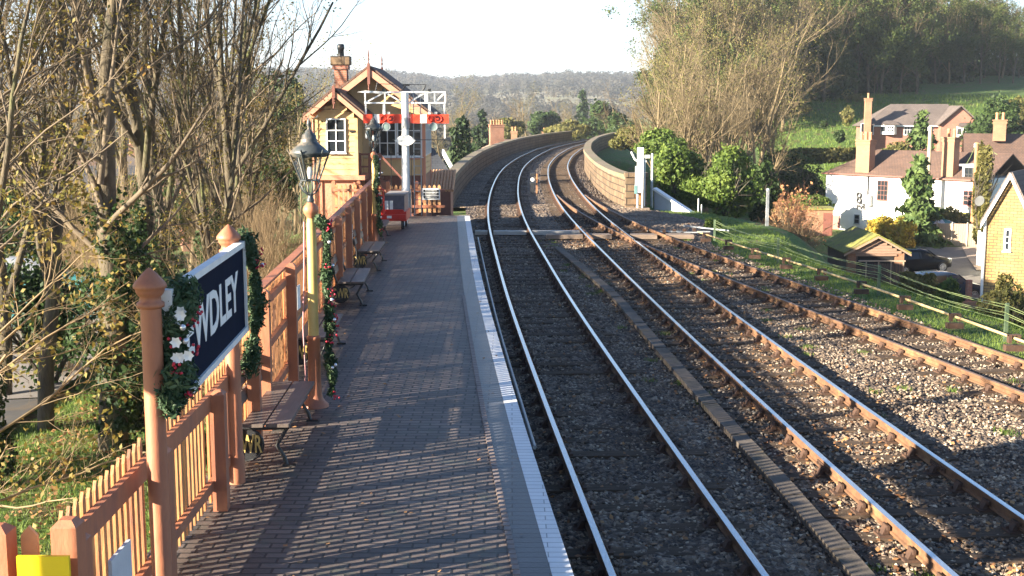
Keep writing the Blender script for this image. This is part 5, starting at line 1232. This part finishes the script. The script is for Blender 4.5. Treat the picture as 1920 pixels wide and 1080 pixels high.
MB().add([(3.0,.9,7.02),(3.9,.9,7.02),(3.9,1.5,7.48),(3.0,1.5,7.48)],[(0,1,2,3)]).build('rooflight',glassmat('rooflight',(.5,.55,.6)),t)
mb=MB(); mb.beam((5.25,-.4,6.1),(4.0,3.2,8.7),.12,.3); mb.build('white_frame',white,t)
for i,(px,ytop,Y,w,lab) in enumerate([(60,300,120,12,'house seen through the leftmost branches'),(150,315,95,9,'grey roofed house behind the thick left trunks'),(300,290,130,11,'brown roofed house glimpsed between branches'),(420,292,110,8,'brick house glimpsed right of the dark trunk')]):
    p=D(px,ytop,Y); zb=-9.0; hh=p.z-zb
    t=thing('town_house',lab,'house',(p.x-w/2,Y,zb),.1*i); mb=MB(); mb.bb(0,w,0,7,-1,hh-2.6); mb.build('wall',[obrick,rbrick,obrick,rbrick][i],t); mb=MB(); pitched(mb,0,w,0,7,hh-2.6,hh,ov=.3); mb.build('roof',[tile,slate,tileg,tile][i],t)
    for k in range(4): window(t,w*(.12+.22*k),w*(.12+.22*k)+1.0,hh-5,hh-3.6,0,2,2,white)
    chimney(t,w*.2,3.4,.8,.6,hh-.6,hh+1.0,2)
# off-frame canopy, added and shaped to cast the shade on the near tracks
t=thing('shade_canopy','unseen canopy roof on slim posts, added to shade the tracks','canopy',(-5.4,9.05,-1.2),-.05)
mb=MB(); mb.bb(-.7,.7,-16,0,5.05,5.15); mb.prism([(-.7,5.15),(.7,5.15),(.5,6.7),(-.5,6.7)],-16,0); mb.build('roof',slate,t)
for k in range(5): MB().tube([(-.3,-.5-k*3.6,0),(-.3,-.5-k*3.6,5.05)],.06,8).build('post',brown,t)
# ============================================================ big vegetation, right and far
def bpx(name,label,px,yt,yb,Y,wpx,mat,n,sz,seed,k=18,deep=1.0,cat='bush',sink=.3,jit=.8):
    top=D(px,yt,Y); bot=D(px,yb,Y); w=wpx/F*Y*1.02/2; hgt=(top.z-bot.z)
    return bush(name,label,(top.x,Y,bot.z-sink),(w*1.15,w*deep,(hgt+sink)/2*1.08),mat,n,sz,seed,k,cat,True,1.4,jit)
bpx('laurel_bush','large bright green laurel nearest the right parapet',1275,262,385,72,95,L_green,17000,.15,71,22)
bpx('laurel_bush','large laurel with hanging foliage right of the first, above the bank',1362,272,408,70,110,L_green,20000,.15,72,26)
bpx('laurel_bush','dark shaded evergreen in the dip between laurels and brambles',1428,320,418,74,50,L_hedge,4000,.2,73)
bpx('laurel_bush','bright leafy bush at the top of the parapet bank',1235,246,300,92,80,L_green,11000,.17,74)
bpx('ivy_bush','olive ivy covered mound beside the far track bend',1185,236,278,116,70,L_olive,9000,.18,75)
bpx('ivy_bush','green ivy mound at the foot of the bare wood',1330,215,280,112,110,L_green,12000,.2,76)
bpx('garden_hedge','long dark clipped hedge left of the white house',1480,292,385,104,140,L_hedge,22000,.18,77,30,deep=.35)
bpx('garden_hedge','yellow green hedge top beside the white house wall',1518,366,398,95,70,L_green,4000,.2,78,deep=.6)
bpx('garden_shrub','golden yellow leaved shrub behind the garage roof',1655,398,452,82,62,L_gold,9000,.12,79)
bpx('garden_shrub','pale green and yellow shrub right above the black car',1693,418,462,80,45,L_gold,3500,.16,80)
bpx('garden_shrub','broad green shrub behind the board fence',1775,396,448,87,80,L_olive,6500,.18,81)
bpx('garden_shrub','tall narrow ivy column between house and dish',1845,292,440,80,34,L_olive,6000,.2,82,deep=.6)
bpx('holm_oak','big rounded dark evergreen right of the brick house',1872,196,300,138,95,L_hedge,16000,.28,83,26,cat='tree')
bpx('ivy_bush','small yellow green tree at the right edge above the brick house roof',1905,190,245,160,50,L_olive,3500,.35,84)
bpx('garden_shrub','leafy green shrub with big leaves hiding the blue car',1777,524,582,60,42,L_green,1500,.2,85)
bpx('garden_hedge','brownish hedge on the bank top in front of the blue car',1722,508,556,62,80,L_olive,4200,.13,86,deep=.4)
bpx('garden_shrub','green and red shrub at the foot of the yellow brick wall',1893,528,620,50,95,L_olive,6500,.13,87)
bpx('ivy_bush','bush of green leaves beside the bare trees on the field edge',1430,200,250,118,60,L_olive,3500,.3,88)
bpx('ivy_bush','grassy green mound beside the rodding',1340,412,440,50,40,L_green,3500,.07,89,deep=.8)
bpx('garden_hedge','low ragged hedge along the lower edge of the sloping field',1540,278,300,118,150,L_olive,6000,.25,90,30,deep=.25)
for i,(px,py,Y,w,lab) in enumerate([(1512,205,172,18,'small round bush high on the grass field'),(1545,232,155,14,'little bush in the middle of the grass field'),(1588,218,160,30,'dark bush left of the tall thin chimney'),(1575,256,135,22,'bush at the hedge corner below the field'),(1600,190,180,40,'bush under the trees above the tall chimney'),(1905,178,195,36,'bush on the shaded slope at the right edge')]):
    bpx('field_bush',lab,px,py-w*.5,py+w*.35,Y,w,[L_olive,L_hedge][i%2],1500,.2,170+i,10)
bpx('garden_shrub','greenery along the front of the upper brick house',1690,272,300,140,90,L_olive,4500,.25,91,deep=.4)
# brambles on the right bank
RB=shrub('bramble_patch','dead bramble stems at the foot of the concrete post',(12.3,53.0,-1.6),70,1.9,1.4,twigp,r=.018,seed=101,leaf=(L_litter,500,.08),l0=(6,3,.16,-.03,.35),cat='brambles')
for k,(px,py,lab,s) in enumerate([(1490,395,'bramble tangle left of the brick outbuilding',1.25),(1530,440,'bramble tangle below the white house corner',1.0),(1565,462,'reddish brambles left of the mossy garage roof',.95),(1590,492,'brambles under the garage gable',.75),(1640,516,'low brambles in front of the garage fence',.55),(1680,530,'low brambles left of the brown hedge',.5),(1510,420,'bramble stems before the dark outbuilding door',1.0),(1450,392,'brambles beside the post, next to the laurels',1.1)]):
    p=D(px,py,62 if px>1500 else 58); copy_tree(RB,(p.x,p.y,ground_at(p.x,p.y)-.15),k*1.1,lab,s*.72)
shrub('red_shrub','bare red brown shrub in front of the dark hedge',(D(1468,390,84).x,84,-5.4),90,4.2,2.2,twigr,r=.03,seed=103,leaf=(L_litter,1500,.16))
# conifers
def conifer(label,loc,Hh,R,mat,seed,n=9000,name='spruce_tree',loose=.25,sz=.2):
    global RN; RN=np.random.default_rng(seed)
    t=thing(name,label,'tree',loc); MB().tube([(0,0,0),(0,0,Hh*.97)],[Hh*.022,.02],8).build('trunk',barkd,t)
    nb=int(Hh*14); h=Hh*(.06+.93*RN.uniform(0,1,nb)**1.15); a=RN.uniform(0,2*PI,nb); L=R*(1-h/Hh)**.8*RN.uniform(.65,1.15,nb)+.15
    i=RN.integers(0,nb,n); i=RN.choice(nb,n,p=(L/L.sum())); s=RN.uniform(.15,1,n)**.7; w=RN.normal(0,1,(n,3))*loose*(1.1-s[:,None]*.6)*np.array([1,1,.45])
    p=np.stack([np.cos(a[i])*L[i]*s,np.sin(a[i])*L[i]*s,h[i]-.32*L[i]*s**1.5+.1*L[i]*s**3],-1)+w
    q=np.stack([np.cos(a[i]),np.sin(a[i]),np.full(n,.5)],-1); leaves('foliage',p,RN.uniform(sz*.6,sz*1.3,n),mat,t,q,2.2,.8)
    V=[]; mb=MB()
    for k in range(0,nb,2): mb.tube([(0,0,h[k]),(math.cos(a[k])*L[k]*.9,math.sin(a[k])*L[k]*.9,h[k]-.3*L[k])],[.035,.01],4,cap=False)
    mb.build('branches',barkd,t); return t
p=P(1722,450,-5.2); conifer('dark drooping spruce standing in front of the white house',(28.3,85.5,-5.6),D(1722,288,85.5).z+5.7,2.1,L_cong,111,9000,sz=.3)
conifer('neat green conifer behind the white house roof',(36.2,109,-4.0),D(1722,212,109).z+4.2,2.6,L_cong,112,8000,sz=.25)
K1=conifer('dark conifer just right of the signal, beyond the slate roof',(-5.0,112,-9),11.8,2.0,L_con,113,6000,sz=.4,name='cypress_tree')
for lab,px,yt,Y,s in [('second dark conifer right of the signal arms',868,222,118,1),('broad dark cypress behind the viaduct parapet',904,208,185,1),('dark conifer on the bend left of the wood edge',1092,170,300,1),('dark conifer in the mass left of the wood',1128,196,240,1),('smaller dark conifer near the far track bend',1150,205,225,1),('tiny dark conifer by the pink cottage',892,240,150,1)]:
    p=D(px,yt,Y); h=p.z+9.5; q=copy_tree(K1,(p.x,Y,-9.5),Y*.37,lab,(h/11.8*.95,h/11.8*.95,h/11.8))
# evergreen masses beyond
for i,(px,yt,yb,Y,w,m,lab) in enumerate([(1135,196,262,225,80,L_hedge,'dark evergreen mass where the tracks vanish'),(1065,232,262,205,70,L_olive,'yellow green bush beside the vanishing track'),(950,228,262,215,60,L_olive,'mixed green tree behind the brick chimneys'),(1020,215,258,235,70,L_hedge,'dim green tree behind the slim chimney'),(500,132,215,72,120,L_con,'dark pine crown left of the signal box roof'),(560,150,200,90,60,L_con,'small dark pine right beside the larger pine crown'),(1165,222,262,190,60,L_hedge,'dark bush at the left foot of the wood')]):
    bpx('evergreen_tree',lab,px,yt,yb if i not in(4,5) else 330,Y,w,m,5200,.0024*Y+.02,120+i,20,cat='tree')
# bare wood trees
def wood_proto(seed,H_,mats,leaf,spread=.5,r0=.22,dense=5):
    global RN; RN=np.random.default_rng(seed)
    lv=[(8,.16,.9,spread,.6,.55,6,5,.10,.06),(7,.2,1,.6,.48,.55,5,4,.13,.05),(dense+1,.2,1,.6,.48,.6,4,3,.16,.04),(5,.2,1,.6,.5,.8,3,3,.2,.03)]
    return tree_proto('bare_tree','',  'tree',[[0,0,0]],[[0,0,1]],[H_],[r0],lv,(8,7,.06,.02,.25),2,mats,leaf)
twf=M('twig_far',(.215,.16,.085),(.125,.095,.052),.9,.5,bmp=0)
W1=wood_proto(201,13,(twf,twf),None,.55); W2=wood_proto(202,13,(twf,twigw),(L_olive,1700,.10,None,.35),.45); W3=wood_proto(203,13,(bark,twf),(L_ivyw,9000,.19,10,.4),.45); W4=wood_proto(204,13,(twf,twigw),None,.7,dense=6)
# thicken far twigs so that they read at distance
protos=[W1,W2,W3,W4]; used=[False]*4
kinds=['grey tan bare tree in the hillside wood','bare tree with sparse olive leaves in the hillside wood','ivy-clad dark tree in the hillside wood','wide crowned bare tree in the hillside wood']
def place(k,x,y,z,s,lab,grp=None,rz=None):
    rz=rnd.uniform(0,6.28) if rz is None else rz
    if not used[k]: o=protos[k]; used[k]=True; o.location=(x,y,z); o.rotation_euler=(0,0,rz); o.scale=(s,)*3; o['label']=lab
    else: o=copy_tree(protos[k],(x,y,z),rz,lab,s)
    if grp: o['group']=grp
    elif 'group' in o: del o['group']
    return o
def placepx(k,px,yt,Y,lab,grp=None,zb=None,wide=1):
    p=D(px,yt,Y); z=ground_at(p.x,Y)-.2 if zb is None else zb; s=(p.z-z)/13.3
    return place(k,p.x,Y,z,max(s,.25),lab,grp)
placepx(3,1405,125,108,'fan shaped pale bare tree standing alone at the left of the grass field')
placepx(0,1290,2,166,'tallest bare tree at the left end of the wood against the sky')
placepx(0,1258,75,116,'golden lit bare tree with several stems at the wood front')
placepx(1,1300,40,167,'olive tinted bare tree in the front row of the wood')
placepx(3,1240,165,104,'low bare tree at the left foot of the wood above the parapet')
placepx(1,1350,110,106,'slim leafy stemmed tree beside the fan shaped one')
placepx(0,1285,150,98,'low golden bare tree just above the laurels')
placepx(3,1330,165,100,'small bare tree between the laurels and the wood')
placepx(2,1545,40,184,'tall ivy-clad tree with bright green crown in the middle of the wood')
placepx(0,1345,-5,170,'high pale stemmed tree breaking the skyline of the wood')
placepx(2,1790,-30,205,'dark tree at the top right against the blue sky')
placepx(1,1640,150,186,'small brown tree on the shaded slope above the houses')
rr=random.Random(5); cnt=0
for Y in (97,103,109,115,165,169,174,180,186,193,201,210,220,231,243):
    px0=1236; px1=1445 if Y<150 else (1500 if Y<172 else (1905 if Y<200 else 1925))
    if Y>150: px0=1272
    px=px0
    while px<px1:
        x=(px-960)/F*Y*1.01; 
        yt=rr.uniform(95,205) if Y<150 else rr.uniform(-25,60)
        if px>1480: yt=rr.uniform(-30,35)
        if px>1860: yt=rr.uniform(5,60)
        # keep the field and the houses clear
        ok=not(px>1500 and Y<180)
        if px>1740 and Y<196: ok=False
        if px>1560 and Y<183: ok=False
        if ok:
            k=rr.choice(([0,1,3,0,3] if Y<150 else [0,1,3,2,1,0]) if px<1480 else [2,1,2,0,3,2]); placepx(k,px,yt,Y,kinds[k],kinds[k].replace('tree','trees').replace('bare ','')); cnt+=1
        px+=rr.uniform(22,40)*(135/Y)**.3*(1.15 if Y<150 else 1)
print('wood',cnt)
# understorey masses in the wood (each a shrub)
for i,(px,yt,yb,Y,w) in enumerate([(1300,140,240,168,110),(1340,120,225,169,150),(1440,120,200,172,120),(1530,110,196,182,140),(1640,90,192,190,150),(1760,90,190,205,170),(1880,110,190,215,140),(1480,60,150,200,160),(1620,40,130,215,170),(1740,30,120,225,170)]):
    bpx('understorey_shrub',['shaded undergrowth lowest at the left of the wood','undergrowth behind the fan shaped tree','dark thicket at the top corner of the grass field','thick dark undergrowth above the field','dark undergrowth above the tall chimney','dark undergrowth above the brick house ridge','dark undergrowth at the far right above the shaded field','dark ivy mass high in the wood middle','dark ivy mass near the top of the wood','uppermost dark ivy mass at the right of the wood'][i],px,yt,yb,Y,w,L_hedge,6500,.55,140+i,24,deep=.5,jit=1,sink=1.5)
# mid distance bare trees beyond the viaduct
for i,(px,yt,Y,k,lab) in enumerate([(995,186,235,0,'grey bare tree rising above the brick chimneys'),(1035,200,250,3,'broad bare tree left of the vanishing tracks'),(960,205,240,1,'olive bare tree left of the grey one'),(850,190,215,1,'tan bare tree right of the signal arms'),(880,205,190,3,'small bare tree above the dark cypress'),(920,215,260,0,'bare tree between cypress and chimneys'),(600,185,120,1,'bare tree behind the left eave of the signal box'),(560,205,100,3,'bare tree behind the lamp post lantern'),(1110,215,260,0,'bare tree right of the far conifer'),(1075,205,300,1,'bare tree behind the far conifer'),(835,215,160,0,'slim bare tree directly right of the signal box'),(1150,200,205,3,'bare tree at the edge between valley and wood'),(700,190,230,1,'bare tree hidden behind the signal box roof')]):
    placepx(k,px,yt,Y,lab,None,-9.5)
for i,(px,yt,Y,k,lab) in enumerate([(40,150,70,0,'bare tree behind the cars at the far left'),(110,175,85,3,'spreading bare tree beyond the car park'),(170,150,78,1,'bare tree with olive leaves beyond the car park'),(230,180,95,0,'distant bare tree behind the ivy-clad trunk'),(290,165,75,3,'spreading bare tree behind the thick trunks'),(345,185,90,1,'distant bare tree behind the dark leaning stems'),(400,170,66,0,'bare tree left of the scrub behind the fence'),(455,190,80,3,'spreading bare tree behind the scrub'),(505,205,68,1,'small bare tree left of the pine crown'),(540,230,60,0,'low bare tree behind the lamp post lantern'),(80,250,55,1,'low leafy tree beside the silver grey car')]):
    placepx(k,px,yt,Y,lab)
for i,(px,yt,yb,Y,w,lab) in enumerate([(30,330,470,46,150,'dark hedge behind the silver grey car'),(150,360,470,47,130,'dark hedge behind the teal car'),(270,330,440,50,140,'dark undergrowth beyond the trunks'),(390,310,430,52,140,'dark undergrowth left of the signal box'),(500,290,400,54,100,'dark undergrowth near the signal box wall')]):
    bpx('understorey_shrub',lab,px,yt,yb,Y,w,[L_hedge,L_olive][i%2],7000,.13,190+i,22,deep=.5,sink=1)
# ivy on two of the left trunks
for i,(x,y,z,hh,lab) in enumerate([(-8.0,26.5,-1.4,3.6,'dark ivy wrapped round the leaning many-stemmed trunk'),(-8.15,18.2,-1.4,2.4,'dark ivy low on the left edge trunk'),(-7.4,30.3,-1.3,3.2,'ivy covered stump between the left trunks')]):
    RN=np.random.default_rng(300+i); p,q=lumps(5200,(0,0,hh*.55),(.55,.55,hh*.6),18)
    o=leaves('ivy',p,RN.uniform(.05,.10,len(p)),L_dark,None,q,1.1,.7); o.location=(x,y,z); tag(o,lab,'ivy')
# far woodland as one mass
RN=np.random.default_rng(77)
nC=6500; yy_=270+1650*RN.uniform(0,1,nC)**1.1; xx_=RN.uniform(-.50,.30,nC)*yy_
zz=np.where(yy_<580,gz(xx_,yy_),hz(xx_,yy_)); keep=~((xx_>.085*yy_)&(yy_<560)); xx_,yy_,zz=xx_[keep],yy_[keep],zz[keep]
keep=(vnoise(xx_,yy_,90,3)>-.55)|(yy_>1100); xx_,yy_,zz=xx_[keep],yy_[keep],zz[keep]
n=len(xx_); m_=64; R_=RN.uniform(3,6.0,n)*(1+yy_/2600)
d=RN.standard_normal((n,m_,3)); d/=np.linalg.norm(d,axis=2,keepdims=True); d[...,2]=np.abs(d[...,2])*1.15-.1
pos=np.stack([xx_,yy_,zz+R_*.45],-1)[:,None]+d*R_[:,None,None]*RN.uniform(.65,1.05,(n,m_,1))
o=leaves('distant_woodland',pos.reshape(-1,3),(RN.uniform(.35,.65,(n,m_))*R_[:,None]*.55).ravel(),L_far,None,d.reshape(-1,3)*1.0,1.2,.18); tag(o,'far woods covering the valley and hills beyond the viaduct','woodland',kind='stuff')
# grass tufts
RN=np.random.default_rng(78)
def grass(name,n,fn,h,mat,lab):
    p=fn(n); z=gz(p[:,0],p[:,1]); a=RN.uniform(0,2*PI,n); w=RN.uniform(.006,.014,n)*h/.12; hh=RN.uniform(.5,1.2,n)*h; lean=RN.normal(0,.4,(n,2))*hh[:,None]
    c=np.stack([p[:,0],p[:,1],z-.02],-1); s=np.stack([np.cos(a)*w,np.sin(a)*w,np.zeros(n)],-1); tip=c+np.stack([lean[:,0],lean[:,1],hh],-1)
    V=np.stack([c-s,c+s,tip+s*.2,tip-s*.2],1).reshape(-1,3); return tag(npmesh(name,V,np.arange(n*4).reshape(-1,4),mat),lab,'grass',kind='stuff')
gr=leafmat('grass_blade',(.05,.10,.015),(.11,.20,.03),(.22,.28,.06),1.2,.3)
def verge(n):
    y=12+52*RN.uniform(0,1,n)**1.5; x=np.interp(y,YS,RD)+RN.uniform(-.55,4.5,n)**1; return np.stack([x,y],-1)
def bank(n):
    y=RN.uniform(9,26,n); x=RN.uniform(-9,-3.3,n); return np.stack([x,y],-1)
def weeds(n):
    c=RN.uniform(0,1,(90,2)); y=10+36*c[:,1]**1.3; pick=RN.integers(0,3,90); x=np.where(pick==0,np.interp(y,YS,TR)+RN.normal(0,.3,90),np.where(pick==1,right_bal(y)-RN.uniform(.1,1.0,90),f2(y)+RN.normal(1.9,.5,90)))
    i=RN.integers(0,90,n); return np.stack([x[i]+RN.normal(0,.07,n),y[i]+RN.normal(0,.07,n)],-1)
def field(n):
    y=RN.uniform(104,185,n); x=y*RN.uniform(.2,.42,n); return np.stack([x,y],-1)
grass('grass_verge',60000,verge,.11,gr,'rough green grass along the rodding on the right bank')
_g=gz; gz=lambda x,y:np.full_like(np.asarray(x,float),-.2)
grass('trackside_weeds',5200,weeds,.07,gr,'small green weeds growing in the ballast'); gz=_g
n=260; y=9+30*RN.uniform(0,1,n)**1.3; x=RN.uniform(ff(y)+.1,fe(y)-.1,n); x=np.where(RN.uniform(0,1,n)<.5,ff(y)+RN.exponential(.35,n),x)
o=leaves('platform_leaves',np.stack([x,y,np.full(n,.918)],-1),RN.uniform(.025,.055,n),L_litter,None,np.array([[0,0,1.5]]),1.2,.3); tag(o,'few brown leaves lying on the platform bricks','leaves',kind='stuff')
grass('grass_bank',45000,bank,.10,gr,'short green grass on the left bank below the fence')
grass('field_grass',30000,field,.5,gr,'tussocky grass of the sloping field by the houses')
n=4200; y=RN.uniform(10,25,n); x=RN.uniform(-8.5,-3.2,n); pos=np.stack([x,y,gz(x,y)+.05],-1); o=leaves('bank_leaf_litter',pos,RN.uniform(.04,.09,n),L_litter,None,np.array([[0,0,1.]]),1.2,.6); tag(o,'tan fallen leaves on the left grass bank','leaves',kind='stuff')
# ============================================================ haze
HAZE=True
if HAZE:
    hzb=MB().bb(-1760,1760,-120,2700,-16,95).build('haze',[]); tag(hzb,kind='stuff')
    m=bpy.data.materials.new('haze'); m.use_nodes=True; nt=m.node_tree; nt.nodes.clear(); o=nt.nodes.new('ShaderNodeOutputMaterial'); v=nt.nodes.new('ShaderNodeVolumePrincipled')
    v.inputs['Color'].default_value=(.80,.88,1,1); v.inputs['Density'].default_value=.00024; v.inputs['Anisotropy'].default_value=.2
    nt.links.new(v.outputs[0],o.inputs['Volume']); hzb.data.materials.append(m)
# ============================================================ light, world, camera
AZ=math.radians(62); EL=math.radians(17.0)
dvec=Vector((math.sin(AZ)*math.cos(EL),math.cos(AZ)*math.cos(EL),-math.sin(EL)))
sl=bpy.data.lights.new('sun','SUN'); sl.energy=5.0; sl.angle=math.radians(.5); sl.color=(1,.88,.70)
so=bpy.data.objects.new('sun',sl); COL.objects.link(so); so.rotation_euler=dvec.to_track_quat('-Z','Y').to_euler(); so.location=(-30,-30,40)
w=bpy.data.worlds.new('World'); sc.world=w; w.use_nodes=True; nt=w.node_tree; bg=nt.nodes['Background']
sk=nt.nodes.new('ShaderNodeTexSky'); sk.sky_type='NISHITA'; sk.sun_disc=False; sk.sun_elevation=EL; sk.sun_rotation=AZ+PI; sk.air_density=1.0; sk.dust_density=.8; sk.ozone_density=5.0
# whitish haze band of the low sky, by elevation
tc=nt.nodes.new('ShaderNodeTexCoord'); sp=nt.nodes.new('ShaderNodeSeparateXYZ'); nt.links.new(tc.outputs['Generated'],sp.inputs[0])
def mth(op,a,b=None):
    n=nt.nodes.new('ShaderNodeMath'); n.operation=op
    for i,v in enumerate((a,b)):
        if v is None: continue
        if isinstance(v,(int,float)): n.inputs[i].default_value=v
        else: nt.links.new(v,n.inputs[i])
    return n.outputs[0]
el=mth('MAXIMUM',sp.outputs[2],0.0); band=mth('POWER',mth('SUBTRACT',1.0,el),7.0)
hb=nt.nodes.new('ShaderNodeMix'); hb.data_type='RGBA'; hb.blend_type='ADD'; hb.clamp_factor=False
nt.links.new(band,hb.inputs[0]); nt.links.new(sk.outputs[0],hb.inputs[6]); hb.inputs[7].default_value=(3.3,3.2,3.2,1)
nt.links.new(hb.outputs[2],bg.inputs[0]); bg.inputs[1].default_value=.05
cam=bpy.data.cameras.new('camera'); co=bpy.data.objects.new('camera',cam); COL.objects.link(co); sc.camera=co
cam.sensor_width=36; cam.lens=36*F/1920; cam.clip_end=9000; cam.clip_start=.1
co.location=(0,0,H); co.rotation_euler=(PI/2-TH,0,0)
sc.view_settings.view_transform='Standard'; sc.view_settings.look='None'; sc.view_settings.gamma=1; sc.view_settings.use_curve_mapping=False; sc.view_settings.exposure=2.4
sc.cycles.max_bounces=6; sc.cycles.transparent_max_bounces=12; sc.cycles.volume_bounces=0
